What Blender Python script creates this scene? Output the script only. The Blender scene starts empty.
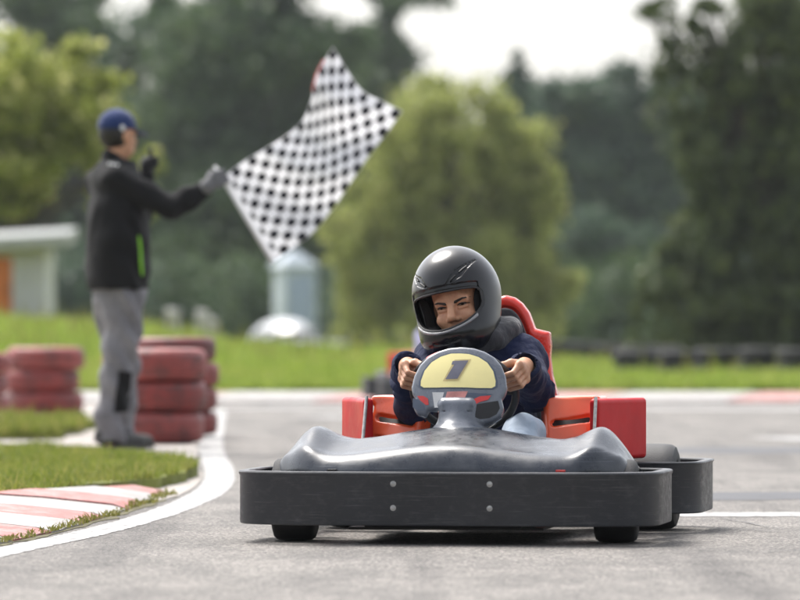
import bpy, bmesh, math, random
import numpy as np
import openvdb
from mathutils import Vector, Matrix, Euler
random.seed(7)
RNG = np.random.default_rng(11)
R = math.radians
scene = bpy.context.scene
COL = scene.collection

# ------------------------------------------------------------------ camera
F, H, HOR = 5230.0, 0.67, 324.0            # focal length in photo pixels, lens height, horizon row
cam = bpy.data.cameras.new('camera')
cam.sensor_width = 36.0
cam.lens = F / 800.0 * 36.0
cam.clip_start, cam.clip_end = 0.5, 3000.0
cam.dof.use_dof = True
cam.dof.focus_distance = 16.62
cam.dof.aperture_fstop = 3.9
cam.dof.aperture_blades = 0
camo = bpy.data.objects.new('camera', cam)
camo.location = (0, 0, H)
camo.rotation_euler = (R(90) + math.atan(24.0 / F), 0, 0)
COL.objects.link(camo)
scene.camera = camo

# ------------------------------------------------------------------ light
SUN_EL, SUN_AZ = R(58), R(-32)             # azimuth from +Y towards +X
world = bpy.data.worlds.new('World')
scene.world = world
world.use_nodes = True
wn, wl = world.node_tree.nodes, world.node_tree.links
wn.clear()
sky = wn.new('ShaderNodeTexSky')
sky.sky_type = 'NISHITA'
sky.sun_disc = False
sky.sun_elevation = SUN_EL
sky.sun_rotation = SUN_AZ
sky.air_density, sky.dust_density, sky.ozone_density = 1.0, 4.0, 1.0
hs = wn.new('ShaderNodeHueSaturation')
hs.inputs['Saturation'].default_value = 0.30
bg = wn.new('ShaderNodeBackground')
bg.inputs['Strength'].default_value = 0.135
wo = wn.new('ShaderNodeOutputWorld')
wl.new(sky.outputs[0], hs.inputs['Color'])
wl.new(hs.outputs[0], bg.inputs[0])
wl.new(bg.outputs[0], wo.inputs[0])
sl = bpy.data.lights.new('sun', 'SUN')
sl.energy = 1.5
sl.angle = R(28)
sl.color = (1.0, 0.95, 0.88)
so = bpy.data.objects.new('sun', sl)
sd = Vector((math.sin(SUN_AZ) * math.cos(SUN_EL), math.cos(SUN_AZ) * math.cos(SUN_EL), math.sin(SUN_EL)))
so.rotation_euler = sd.to_track_quat('Z', 'Y').to_euler()
so.location = sd * 60
COL.objects.link(so)
scene.view_settings.view_transform = 'Standard'
scene.view_settings.look = 'None'
scene.view_settings.gamma = 1.0
scene.view_settings.use_curve_mapping = False
scene.view_settings.exposure = 1.3
scene.render.engine = 'CYCLES'
scene.cycles.use_denoising = True
scene.cycles.max_bounces = 8
scene.cycles.transparent_max_bounces = 8
scene.cycles.caustics_reflective = False
scene.cycles.caustics_refractive = False

# ------------------------------------------------------------------ helpers
def W(px, py, Y):                          # photo pixel at a known distance -> world point
    return Vector(((px - 400) / F * Y, Y, H - (py - HOR) / F * Y))

def GY(py, z=0.0):                         # distance of a point at height z seen on photo row py
    return (H - z) * F / (py - HOR)

def tag(o, label=None, cat=None, group=None, kind=None):
    if label: o['label'] = label
    if cat: o['category'] = cat
    if group: o['group'] = group
    if kind: o['kind'] = kind
    return o

def empty(name, loc=(0, 0, 0), rz=0.0):
    o = bpy.data.objects.new(name, None)
    o.empty_display_size = 0.2
    o.location = loc
    o.rotation_euler = (0, 0, rz)
    COL.objects.link(o)
    return o

def mesh_np(name, v, f, m=None, parent=None, smooth=False, sharp=None):
    v = np.asarray(v, dtype=np.float32)
    me = bpy.data.meshes.new(name)
    if isinstance(f, np.ndarray) and f.ndim == 2:
        n, k = f.shape
        me.vertices.add(len(v))
        me.vertices.foreach_set('co', v.ravel())
        me.loops.add(n * k)
        me.loops.foreach_set('vertex_index', f.astype(np.int32).ravel())
        me.polygons.add(n)
        me.polygons.foreach_set('loop_start', np.arange(0, n * k, k, dtype=np.int32))
        me.update(calc_edges=True)
    else:
        me.from_pydata([tuple(map(float, p)) for p in v], [], [tuple(map(int, q)) for q in f])
        me.update()
    if smooth:
        me.polygons.foreach_set('use_smooth', np.ones(len(me.polygons), dtype=bool))
    if sharp is not None:
        bm = bmesh.new(); bm.from_mesh(me)
        bmesh.ops.recalc_face_normals(bm, faces=bm.faces)
        for e in bm.edges:
            if len(e.link_faces) == 2 and e.calc_face_angle(0) > R(sharp): e.smooth = False
        bm.to_mesh(me); bm.free()
        me.polygons.foreach_set('use_smooth', np.ones(len(me.polygons), dtype=bool))
        me.update()
    if m is not None: me.materials.append(m)
    o = bpy.data.objects.new(name, me)
    COL.objects.link(o)
    if parent is not None: o.parent = parent
    return o

class MB:                                  # collects simple shapes for one mesh
    def __init__(s): s.v, s.f = [], []
    def add(s, v, f):
        b = len(s.v); s.v += [tuple(p) for p in v]; s.f += [tuple(i + b for i in q) for q in f]; return s
    def box(s, c, h, rot=None, bev=0.0):
        bm = bmesh.new(); bmesh.ops.create_cube(bm, size=2)
        for p in bm.verts: p.co = Vector((p.co.x * h[0], p.co.y * h[1], p.co.z * h[2]))
        if bev: bmesh.ops.bevel(bm, geom=bm.edges[:], offset=bev, segments=2, affect='EDGES', profile=0.6)
        M = Matrix.Translation(c) @ (rot.to_matrix().to_4x4() if rot else Matrix())
        bm.verts.ensure_lookup_table()
        s.add([M @ p.co for p in bm.verts], [[q.index for q in f.verts] for f in bm.faces]); bm.free(); return s
    def tube(s, pts, rad, n=10, cap=True):
        pts = [Vector(p) for p in pts]
        if not hasattr(rad, '__len__'): rad = [rad] * len(pts)
        b = len(s.v); up = None
        for i, p in enumerate(pts):
            t = (pts[min(i + 1, len(pts) - 1)] - pts[max(i - 1, 0)]).normalized()
            if up is None: up = t.orthogonal().normalized()
            up = (up - t * up.dot(t)).normalized(); sd_ = t.cross(up)
            for k in range(n):
                a = 2 * math.pi * k / n
                s.v.append(tuple(p + (up * math.cos(a) + sd_ * math.sin(a)) * rad[i]))
        for i in range(len(pts) - 1):
            for k in range(n):
                k2 = (k + 1) % n
                s.f.append((b + i * n + k, b + i * n + k2, b + (i + 1) * n + k2, b + (i + 1) * n + k))
        if cap:
            s.f.append(tuple(b + k for k in range(n))[::-1]); e = b + (len(pts) - 1) * n
            s.f.append(tuple(e + k for k in range(n)))
        return s
    def lathe(s, prof, n=32, M=None, close=True):   # prof: (radius, height along local z)
        M = M or Matrix(); b = len(s.v); m = len(prof)
        for k in range(n):
            a = 2 * math.pi * k / n
            for r, z in prof: s.v.append(tuple(M @ Vector((r * math.cos(a), r * math.sin(a), z))))
        for k in range(n):
            k2 = (k + 1) % n
            for i in range(m if close else m - 1):
                j = (i + 1) % m
                s.f.append((b + k * m + i, b + k2 * m + i, b + k2 * m + j, b + k * m + j))
        return s
    def build(s, name, m, parent=None, sharp=35):
        return mesh_np(name, s.v, s.f, m, parent, sharp=sharp)

def copy_tree(o, parent=None):
    c = o.copy(); COL.objects.link(c); c.parent = parent
    for ch in o.children: copy_tree(ch, c)
    return c

# ---- signed distance sculpting (dense grid -> quads)
class SDF:
    def __init__(s, lo, hi, h):
        s.lo = np.array(lo, float); s.h = h
        s.n = np.ceil((np.array(hi) - s.lo) / h).astype(int) + 1
        s.a = np.full(s.n, 10.0, np.float32)
    def add(s, fn, lo, hi, k=0.0, op='u', M=None):
        lo = np.array(lo, float); hi = np.array(hi, float); sc = 1.0
        if M is not None:
            cs = [M @ Vector((x, y, z)) for x in (lo[0], hi[0]) for y in (lo[1], hi[1]) for z in (lo[2], hi[2])]
            lo = np.min(np.array(cs), 0); hi = np.max(np.array(cs), 0); sc = M.to_scale()[0]
        pad = k + 3 * s.h
        i0 = np.clip(np.floor((lo - pad - s.lo) / s.h).astype(int), 0, s.n)
        i1 = np.clip(np.ceil((hi + pad - s.lo) / s.h).astype(int) + 1, 0, s.n)
        if np.any(i1 <= i0): return s
        ax = [(s.lo[j] + s.h * np.arange(i0[j], i1[j])).astype(np.float32) for j in range(3)]
        x, y, z = ax[0][:, None, None], ax[1][None, :, None], ax[2][None, None, :]
        if M is not None:
            I = M.inverted()
            x, y, z = [I[r][0] * x + I[r][1] * y + I[r][2] * z + I[r][3] for r in range(3)]
        d = np.broadcast_to(fn(x, y, z) * sc, tuple(i1 - i0))
        sl_ = tuple(slice(i0[j], i1[j]) for j in range(3))
        c = s.a[sl_]
        if op == 'u':
            r = np.minimum(c, d)
            if k: hh = np.maximum(k - np.abs(c - d), 0) / k; r = r - hh * hh * k * 0.25
        elif op == 's':
            r = np.maximum(c, -d)
            if k: hh = np.maximum(k - np.abs(c + d), 0) / k; r = r + hh * hh * k * 0.25
        s.a[sl_] = r
        return s
    def cone(s, a, b, ra, rb, k=0.0, op='u', M=None):
        a = np.array(a, float); b = np.array(b, float); d = b - a; L = float(d @ d) + 1e-12
        def fn(x, y, z):
            t = np.clip(((x - a[0]) * d[0] + (y - a[1]) * d[1] + (z - a[2]) * d[2]) / L, 0, 1)
            return np.sqrt((x - a[0] - t * d[0]) ** 2 + (y - a[1] - t * d[1]) ** 2 + (z - a[2] - t * d[2]) ** 2) - (ra + (rb - ra) * t)
        r = max(ra, rb)
        return s.add(fn, np.minimum(a, b) - r, np.maximum(a, b) + r, k, op, M)
    def chain(s, pts, rad, k=0.0, M=None):
        for i in range(len(pts) - 1): s.cone(pts[i], pts[i + 1], rad[i], rad[i + 1], k, 'u', M)
        return s
    def ell(s, c, r, k=0.0, op='u', M=None):
        return s.add(f_ell(c, r), np.array(c) - np.array(r), np.array(c) + np.array(r), k, op, M)
    def box(s, c, hf, rnd=0.01, k=0.0, op='u', M=None):
        return s.add(f_box(c, hf, rnd), np.array(c) - np.array(hf), np.array(c) + np.array(hf), k, op, M)
    def arrays(s):
        a = np.clip(s.a, -3 * s.h, 3 * s.h)
        for sl_ in ((0,), (-1,)):
            a[sl_[0], :, :] = 3 * s.h; a[:, sl_[0], :] = 3 * s.h; a[:, :, sl_[0]] = 3 * s.h
        g = openvdb.FloatGrid(3 * s.h); g.copyFromArray(a)
        p, q = g.convertToQuads(0.0)
        v = p * s.h + s.lo
        A, B, C, D = [v[q[:, i]] for i in range(4)]
        vol = np.einsum('ij,ij->i', A, np.cross(B, C)).sum() + np.einsum('ij,ij->i', A, np.cross(C, D)).sum()
        if vol < 0: q = q[:, ::-1]
        return v, np.ascontiguousarray(q)
    def build(s, name, m, parent=None, off=(0, 0, 0), M=None, disp=None, relax=1):
        v, q = s.arrays()
        for _ in range(relax):
            acc = np.zeros_like(v); cnt = np.zeros(len(v))
            for i in range(4):
                j = (i + 1) % 4
                np.add.at(acc, q[:, i], v[q[:, j]]); np.add.at(cnt, q[:, i], 1)
                np.add.at(acc, q[:, j], v[q[:, i]]); np.add.at(cnt, q[:, j], 1)
            v = v * 0.5 + acc / np.maximum(cnt, 1)[:, None] * 0.5
        if disp is not None:
            n = np.zeros_like(v)
            fn = np.cross(v[q[:, 2]] - v[q[:, 0]], v[q[:, 3]] - v[q[:, 1]])
            for i in range(4): np.add.at(n, q[:, i], fn)
            n /= np.linalg.norm(n, axis=1)[:, None] + 1e-12
            v = v + n * disp(v)[:, None]
        if M is not None:
            mm = np.array(M); v = v @ mm[:3, :3].T + mm[:3, 3]
        v = v - np.array(off, float)
        return mesh_np(name, v, q, m, parent, smooth=True)

def f_ell(c, r):
    def fn(x, y, z):
        X, Y, Z = (x - c[0]), (y - c[1]), (z - c[2])
        k0 = np.sqrt((X / r[0]) ** 2 + (Y / r[1]) ** 2 + (Z / r[2]) ** 2)
        k1 = np.sqrt((X / r[0] ** 2) ** 2 + (Y / r[1] ** 2) ** 2 + (Z / r[2] ** 2) ** 2) + 1e-6
        return k0 * (k0 - 1) / k1
    return fn
def f_box(c, hf, rnd):
    def fn(x, y, z):
        X = np.abs(x - c[0]) - hf[0] + rnd; Y = np.abs(y - c[1]) - hf[1] + rnd; Z = np.abs(z - c[2]) - hf[2] + rnd
        return np.sqrt(np.maximum(X, 0) ** 2 + np.maximum(Y, 0) ** 2 + np.maximum(Z, 0) ** 2) + np.minimum(np.maximum(np.maximum(X, Y), Z), 0) - rnd
    return fn
def poly2d(pts, x, y):
    pts = np.array(pts, float); d = None; sg = None
    n = len(pts)
    for i in range(n):
        a = pts[i]; b = pts[i - 1]
        ex, ey = b[0] - a[0], b[1] - a[1]; wx, wy = x - a[0], y - a[1]
        t = np.clip((wx * ex + wy * ey) / (ex * ex + ey * ey + 1e-12), 0, 1)
        q = (wx - ex * t) ** 2 + (wy - ey * t) ** 2
        d = q if d is None else np.minimum(d, q)
        c1 = y >= a[1]; c2 = y < b[1]; c3 = ex * wy > ey * wx
        fl = (c1 & c2 & c3) | (~c1 & ~c2 & ~c3)
        sg = np.where(fl, -1.0, 1.0) if sg is None else np.where(fl, -sg, sg)
    return sg * np.sqrt(d)
def vnoise(v, seed, freq, octs=3):         # cheap smooth noise: sums of sines
    r = np.random.default_rng(seed); out = np.zeros(len(v)); amp = 1.0
    for o in range(octs):
        for _ in range(4):
            d = r.normal(size=3); d /= np.linalg.norm(d)
            out += amp * 0.35 * np.sin((v @ d) * freq * 6.283 * (0.7 + 0.6 * r.random()) + r.random() * 6.283 + 1.5 * np.sin((v @ r.normal(size=3)) * freq * 2.0))
        freq *= 2.1; amp *= 0.5
    return out

# ------------------------------------------------------------------ materials
def new_mat(name):
    m = bpy.data.materials.new(name); m.use_nodes = True
    nt = m.node_tree; b = nt.nodes['Principled BSDF']
    return m, nt.nodes, nt.links, b
def setp(b, **kw):
    names = dict(rough='Roughness', metal='Metallic', coat='Coat Weight', coatr='Coat Roughness', spec='Specular IOR Level',
                 sheen='Sheen Weight', sss='Subsurface Weight', trans='Transmission Weight', sheenr='Sheen Roughness')
    for k, v in kw.items(): b.inputs[names[k]].default_value = v
def noise_node(N, L, scale, detail=4, rough=0.6, coord='Object', stretch=None):
    tc = N.new('ShaderNodeTexCoord'); n = N.new('ShaderNodeTexNoise')
    n.inputs['Scale'].default_value = scale; n.inputs['Detail'].default_value = detail; n.inputs['Roughness'].default_value = rough
    if stretch:
        mp = N.new('ShaderNodeMapping'); mp.inputs['Scale'].default_value = stretch
        L.new(tc.outputs[coord], mp.inputs[0]); L.new(mp.outputs[0], n.inputs['Vector'])
    else: L.new(tc.outputs[coord], n.inputs['Vector'])
    return n
def ramp(N, L, src, stops):
    r = N.new('ShaderNodeValToRGB')
    while len(r.color_ramp.elements) < len(stops): r.color_ramp.elements.new(0.5)
    for e, (p, c) in zip(r.color_ramp.elements, stops):
        e.position = p; e.color = (*c, 1) if len(c) == 3 else c
    L.new(src, r.inputs[0]); return r
def mix(N, L, fac, a, b, mode='MIX'):
    x = N.new('ShaderNodeMix'); x.data_type = 'RGBA'; x.blend_type = mode
    if hasattr(fac, 'is_output'): L.new(fac, x.inputs[0])
    else: x.inputs[0].default_value = fac
    for s_, i in ((a, 6), (b, 7)):
        if hasattr(s_, 'is_output'): L.new(s_, x.inputs[i])
        else: x.inputs[i].default_value = (*s_, 1)
    return x.outputs[2]
def bump(N, L, b, src, strength, dist):
    n = N.new('ShaderNodeBump'); n.inputs['Strength'].default_value = strength; n.inputs['Distance'].default_value = dist
    L.new(src, n.inputs['Height']); L.new(n.outputs[0], b.inputs['Normal']); return n
def mul(c, k): return tuple(min(1, x * k) for x in c)
def basic(name, col, rough=0.5, var=0.15, scale=8.0, bmp=0.0, bscale=80.0, rvar=0.0, stretch=None, **kw):
    m, N, L, b = new_mat(name)
    n = noise_node(N, L, scale, stretch=stretch)
    r = ramp(N, L, n.outputs[0], [(0.3, mul(col, 1 - var)), (0.7, mul(col, 1 + var))])
    L.new(r.outputs[0], b.inputs['Base Color'])
    setp(b, rough=rough, **kw)
    if rvar:
        n3 = noise_node(N, L, scale * 3, 5)
        mr = N.new('ShaderNodeMapRange'); mr.inputs[1].default_value = 0.3; mr.inputs[2].default_value = 0.7
        mr.inputs[3].default_value = max(0, rough - rvar); mr.inputs[4].default_value = rough + rvar
        L.new(n3.outputs[0], mr.inputs[0]); L.new(mr.outputs[0], b.inputs['Roughness'])
    if bmp:
        n2 = noise_node(N, L, bscale, 3); bump(N, L, b, n2.outputs[0], bmp, 0.01)
    return m

M = {}
def scuffed(name, col, rough, scuff, amt, scale, stretch=(1, 1, 1), bmp=0.08, scr=0.0, **kw):
    m, N, L, b = new_mat(name)
    n = noise_node(N, L, scale, 8, 0.7, stretch=stretch)
    r = ramp(N, L, n.outputs[0], [(0.50, (0, 0, 0)), (0.72, (amt,) * 3)])
    n2 = noise_node(N, L, 5, 3)
    r2 = ramp(N, L, n2.outputs[0], [(0.3, mul(col, 0.82)), (0.7, mul(col, 1.15))])
    cx_ = mix(N, L, r.outputs[0], r2.outputs[0], scuff)
    if scr:
        for st_, sd_ in (((1.2, 1.2, 46), 4.0), ((2.0, 2.0, 90), 3.0)):
            ns_ = noise_node(N, L, sd_, 4, 0.6, stretch=st_); rs_ = ramp(N, L, ns_.outputs[0], [(0.63, (0, 0, 0)), (0.69, (scr,) * 3)])
            cx_ = mix(N, L, rs_.outputs[0], cx_, mul(scuff, 1.8))
    L.new(cx_, b.inputs['Base Color'])
    mr = N.new('ShaderNodeMapRange'); mr.inputs[3].default_value = rough; mr.inputs[4].default_value = min(1, rough + 0.28)
    L.new(n.outputs[0], mr.inputs[0]); mr.inputs[1].default_value = 0.4; mr.inputs[2].default_value = 0.7
    L.new(mr.outputs[0], b.inputs['Roughness'])
    bump(N, L, b, n.outputs[0], bmp, 0.004)
    setp(b, **kw); return m
M['bumper'] = scuffed('bumper_plastic', (0.033, 0.036, 0.043), 0.36, (0.10, 0.10, 0.10), 0.5, 26, (1, 1, 1.5), 0.10, scr=0.35)
M['hood'] = scuffed('hood_plastic', (0.019, 0.025, 0.037), 0.23, (0.080, 0.087, 0.10), 0.6, 14, (1, 1, 1), 0.05, scr=0.35, coat=0.08, coatr=0.12)
M['fairing'] = scuffed('fairing_plastic', (0.135, 0.152, 0.185), 0.20, (0.26, 0.27, 0.29), 0.4, 14, (1, 1, 1), 0.04, coat=0.3, coatr=0.12)
M['tyre'] = basic('kart_tyre_rubber', (0.022, 0.022, 0.024), 0.72, 0.3, 14, 0.25, 220)
M['tyre_dusty'] = basic('dusty_tyre_rubber', (0.040, 0.041, 0.043), 0.62, 0.2, 14, 0.2, 220)
M['alloy'] = basic('alloy', (0.42, 0.42, 0.43), 0.35, 0.1, 20, metal=0.9)
M['steel'] = basic('bolt_steel', (0.42, 0.42, 0.41), 0.45, 0.3, 90, metal=0.6)
M['black_metal'] = basic('black_metal', (0.015, 0.015, 0.016), 0.45, 0.2, 20)
M['black'] = basic('black_plastic', (0.010, 0.010, 0.011), 0.5, 0.2, 20)
M['red'] = scuffed('red_plastic', (0.56, 0.012, 0.018), 0.34, (0.58, 0.05, 0.04), 0.08, 5, (1.5, 1.5, 1), 0.0, coat=0.05, coatr=0.1, spec=0.22)
M['headrest_red'] = scuffed('headrest_red_plastic', (0.74, 0.030, 0.013), 0.22, (0.72, 0.10, 0.08), 0.35, 12, (1, 1, 1), 0.03, coat=0.4, coatr=0.1)
M['orange'] = scuffed('orange_plastic', (0.80, 0.095, 0.018), 0.26, (0.80, 0.20, 0.10), 0.3, 7, (1, 1, 1), 0.02, coat=0.7, coatr=0.14)
M['grey_seat'] = scuffed('seat_fibre', (0.10, 0.11, 0.125), 0.35, (0.2, 0.2, 0.2), 0.4, 12)
M['yellow'] = basic('number_yellow', (0.86, 0.76, 0.34), 0.35, 0.06, 9, coat=0.2)
M['decal_red'] = basic('decal_red', (0.62, 0.030, 0.025), 0.3, 0.15, 14, coat=0.3)
M['decal_pink'] = basic('decal_faded_red', (0.58, 0.24, 0.22), 0.35, 0.25, 30)
M['decal_blue'] = basic('decal_slate', (0.055, 0.075, 0.115), 0.3, 0.2, 14, coat=0.3)
M['decal_white'] = basic('decal_white', (0.62, 0.62, 0.62), 0.35, 0.15, 20)
M['digit'] = basic('digit_grey', (0.13, 0.13, 0.17), 0.4, 0.12, 30)
M['tan'] = basic('digit_outline', (0.55, 0.44, 0.20), 0.4, 0.1, 30)
# people
def skin(name, col):
    m, N, L, b = new_mat(name)
    n = noise_node(N, L, 28, 5)
    r = ramp(N, L, n.outputs[0], [(0.28, (col[0] * 0.80, col[1] * 0.70, col[2] * 0.66)), (0.5, col), (0.72, mul(col, 1.14))])
    L.new(r.outputs[0], b.inputs['Base Color'])
    setp(b, rough=0.46, sss=0.12); b.inputs['Subsurface Radius'].default_value = (0.01, 0.004, 0.002)
    n2 = noise_node(N, L, 260, 2); bump(N, L, b, n2.outputs[0], 0.3, 0.003)
    return m
M['skin'] = skin('skin', (0.56, 0.295, 0.175))
M['lip'] = basic('lip', (0.36, 0.15, 0.12), 0.42, 0.1, 40)
M['hair'] = basic('dark_hair', (0.012, 0.009, 0.007), 0.5, 0.3, 60)
M['eye_white'] = basic('eye_white', (0.27, 0.23, 0.21), 0.2, 0.05)
M['iris'] = basic('iris', (0.012, 0.008, 0.005), 0.15, 0.1)
def cloth(name, col, rough=0.85, wscale=9, wstr=0.5, weave=500, sheen=0.25, var=0.15):
    m, N, L, b = new_mat(name)
    n = noise_node(N, L, 6, 4)
    r = ramp(N, L, n.outputs[0], [(0.3, mul(col, 1 - var)), (0.7, mul(col, 1 + var))])
    L.new(r.outputs[0], b.inputs['Base Color'])
    setp(b, rough=rough, sheen=sheen, sheenr=0.5, spec=0.25)
    n1 = noise_node(N, L, wscale, 3, 0.5, stretch=(1, 1, 0.6)); n2 = noise_node(N, L, weave, 1)
    ad = N.new('ShaderNodeMath'); ad.operation = 'MULTIPLY_ADD'; ad.inputs[1].default_value = 0.04
    L.new(n2.outputs[0], ad.inputs[0]); L.new(n1.outputs[0], ad.inputs[2])
    bump(N, L, b, ad.outputs[0], wstr, 0.03)
    return m
M['navy'] = cloth('navy_jacket', (0.009, 0.015, 0.050), wscale=13, wstr=0.95, sheen=0.05)
M['jeans'] = cloth('light_denim', (0.42, 0.50, 0.60), wscale=14, wstr=0.4)
M['black_cloth'] = cloth('black_cloth', (0.016, 0.016, 0.018), wscale=14, wstr=0.5, sheen=0.15)
M['collar'] = cloth('charcoal_padding', (0.045, 0.046, 0.052), wscale=20, wstr=0.5)
M['jacket_black'] = cloth('black_softshell', (0.007, 0.007, 0.008), wscale=7, wstr=0.9, sheen=0.04)
M['trouser'] = cloth('grey_trousers', (0.18, 0.175, 0.19), wscale=7, wstr=1.6, var=0.3)  # wide tone variation puts the shading of the folds into the colour
M['shoe'] = basic('worn_shoe', (0.05, 0.048, 0.046), 0.7, 0.25, 20, 0.2, 90)
M['sole'] = basic('shoe_sole', (0.10, 0.095, 0.09), 0.8, 0.2, 20)
M['cap'] = cloth('blue_cap', (0.012, 0.030, 0.115), wscale=12, wstr=0.25)
M['lime'] = basic('lime_zip', (0.24, 0.60, 0.03), 0.5, 0.1, 20)
M['glove_black'] = cloth('black_glove', (0.022, 0.022, 0.024), wscale=25, wstr=0.4)
M['glove_grey'] = cloth('grey_glove', (0.15, 0.15, 0.16), wscale=25, wstr=0.4)
M['white'] = basic('white_print', (0.72, 0.72, 0.72), 0.6, 0.08, 20)
M['lavender'] = cloth('lavender_suit', (0.36, 0.37, 0.60), wscale=12, wstr=0.5)
# helmet
m, N, L, b = new_mat('helmet_paint')
n = noise_node(N, L, 6, 6, 0.65)
r = ramp(N, L, n.outputs[0], [(0.35, (0.005, 0.0053, 0.006)), (0.7, (0.011, 0.0115, 0.014))])
L.new(r.outputs[0], b.inputs['Base Color'])
n2 = noise_node(N, L, 24, 7, 0.75)
mr = N.new('ShaderNodeMapRange'); mr.inputs[1].default_value = 0.35; mr.inputs[2].default_value = 0.7
mr.inputs[3].default_value = 0.15; mr.inputs[4].default_value = 0.27
L.new(n2.outputs[0], mr.inputs[0]); L.new(mr.outputs[0], b.inputs['Roughness'])
setp(b, coat=0.25, coatr=0.22, spec=0.36); M['helmet'] = m
M['highlight_trim'] = basic('highlight_trim', (0.22, 0.225, 0.235), 0.25, 0.2, 30, coat=0.5)  # pale grey carries the highlight of the eyeport ridge in its colour
M['lining'] = cloth('helmet_lining', (0.010, 0.010, 0.011), sheen=0.1)
# ground
m, N, L, b = new_mat('asphalt')
big = noise_node(N, L, 0.35, 6, 0.6, stretch=(1.0, 0.35, 1))
mid = noise_node(N, L, 3.2, 6, 0.7, stretch=(1, 0.4, 1))
fine = noise_node(N, L, 95, 3, 0.8)
vor = N.new('ShaderNodeTexVoronoi'); vor.inputs['Scale'].default_value = 70
tc = N.new('ShaderNodeTexCoord'); L.new(tc.outputs['Object'], vor.inputs['Vector'])
c1 = ramp(N, L, big.outputs[0], [(0.30, (0.178, 0.171, 0.163)), (0.68, (0.226, 0.217, 0.207))])
c2 = ramp(N, L, mid.outputs[0], [(0.34, (0.64, 0.64, 0.645)), (0.60, (1.05, 1.04, 1.03))])
c3 = ramp(N, L, fine.outputs[0], [(0.36, (0.16, 0.16, 0.17)), (0.50, (0.90, 0.90, 0.90)), (0.64, (1.95, 1.90, 1.84))])
c4 = ramp(N, L, vor.outputs['Color'], [(0.1, (0.60, 0.60, 0.60)), (0.9, (1.40, 1.37, 1.34))])
x = mix(N, L, 1.0, c1.outputs[0], c2.outputs[0], 'MULTIPLY')
x = mix(N, L, 1.0, x, c3.outputs[0], 'MULTIPLY')
x = mix(N, L, 1.0, x, c4.outputs[0], 'MULTIPLY')
skid = noise_node(N, L, 1.0, 4, 0.6, stretch=(2.6, 0.10, 1))     # long rubber marks along the track
c5 = ramp(N, L, skid.outputs[0], [(0.52, (1, 1, 1)), (0.64, (0.70, 0.70, 0.71))])
x = mix(N, L, 1.0, x, c5.outputs[0], 'MULTIPLY')
L.new(x, b.inputs['Base Color']); setp(b, rough=0.78, spec=0.35)
ad = N.new('ShaderNodeMath'); ad.operation = 'ADD'
L.new(fine.outputs[0], ad.inputs[0]); L.new(vor.outputs['Distance'], ad.inputs[1])
bump(N, L, b, ad.outputs[0], 0.55, 0.012); M['asphalt'] = m

def paint(name, col, wear=0.5, base=(0.14, 0.135, 0.13), scale=18):
    m, N, L, b = new_mat(name)
    n = noise_node(N, L, scale, 8, 0.75, stretch=(1, 0.5, 1)); f = noise_node(N, L, 110, 3, 0.8)
    r = ramp(N, L, n.outputs[0], [(0.46, (0, 0, 0)), (0.64, (wear,) * 3)])
    n3 = noise_node(N, L, 4, 5, 0.6); d = ramp(N, L, n3.outputs[0], [(0.3, mul(col, 0.80)), (0.65, col)])
    x = mix(N, L, r.outputs[0], d.outputs[0], base)
    fr = ramp(N, L, f.outputs[0], [(0.3, (0.7, 0.7, 0.7)), (0.55, (1.05, 1.05, 1.05))])
    x = mix(N, L, 1.0, x, fr.outputs[0], 'MULTIPLY')
    L.new(x, b.inputs['Base Color']); setp(b, rough=0.65); bump(N, L, b, f.outputs[0], 0.5, 0.008); return m
M['white_paint'] = paint('white_road_paint', (0.43, 0.425, 0.415), 0.95)
M['kerb_white'] = paint('kerb_white_paint', (0.40, 0.385, 0.37), 0.8, (0.28, 0.25, 0.235), 9)
M['kerb_red'] = paint('kerb_red_paint', (0.40, 0.135, 0.12), 0.7, (0.42, 0.31, 0.29), 9)
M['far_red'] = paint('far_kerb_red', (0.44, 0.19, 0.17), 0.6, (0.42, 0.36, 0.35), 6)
M['concrete'] = basic('concrete', (0.34, 0.31, 0.285), 0.85, 0.18, 3, 0.4, 60)
M['tar'] = basic('tar_patch', (0.062, 0.064, 0.072), 0.7, 0.2, 6, 0.4, 90)
M['soil'] = basic('soil_and_moss', (0.115, 0.105, 0.055), 0.95, 0.45, 9, 0.6, 60)
M['turf'] = basic('turf', (0.155, 0.175, 0.035), 0.95, 0.4, 3, 0.6, 40)
def leaf_mat(name, c0, c1, trans=0.35, c2=None, dry=None):
    m, N, L, b = new_mat(name)
    g = N.new('ShaderNodeNewGeometry')
    st = [(0.0, c0), (0.75, c1)] + ([(1.0, c2)] if c2 else [])
    r = ramp(N, L, g.outputs['Random Per Island'], st)
    src = r.outputs[0]
    if dry:
        pn = noise_node(N, L, dry[0], 5, 0.65, stretch=(1, 0.5, 1)); pr = ramp(N, L, pn.outputs[0], [(0.50, (0, 0, 0)), (0.70, (0.55,) * 3)])
        src = mix(N, L, pr.outputs[0], src, dry[1])
    L.new(src, b.inputs['Base Color']); setp(b, rough=0.55, spec=0.35)
    t = N.new('ShaderNodeBsdfTranslucent'); L.new(src, t.inputs[0])
    ms = N.new('ShaderNodeMixShader'); ms.inputs[0].default_value = trans
    o = N['Material Output'] if 'Material Output' in N else N.new('ShaderNodeOutputMaterial')
    L.new(b.outputs[0], ms.inputs[1]); L.new(t.outputs[0], ms.inputs[2]); L.new(ms.outputs[0], o.inputs[0])
    return m
M['grass'] = leaf_mat('grass_blades', (0.13, 0.18, 0.028), (0.25, 0.29, 0.050), 0.4, (0.42, 0.37, 0.13), (2.2, (0.36, 0.31, 0.11)))
M['grass_far'] = leaf_mat('field_grass_blades', (0.16, 0.245, 0.030), (0.28, 0.37, 0.055), 0.45, (0.42, 0.44, 0.12), (0.5, (0.40, 0.38, 0.12)))
M['moss'] = leaf_mat('edge_moss', (0.13, 0.14, 0.03), (0.26, 0.25, 0.06), 0.3, (0.30, 0.25, 0.12))
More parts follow.
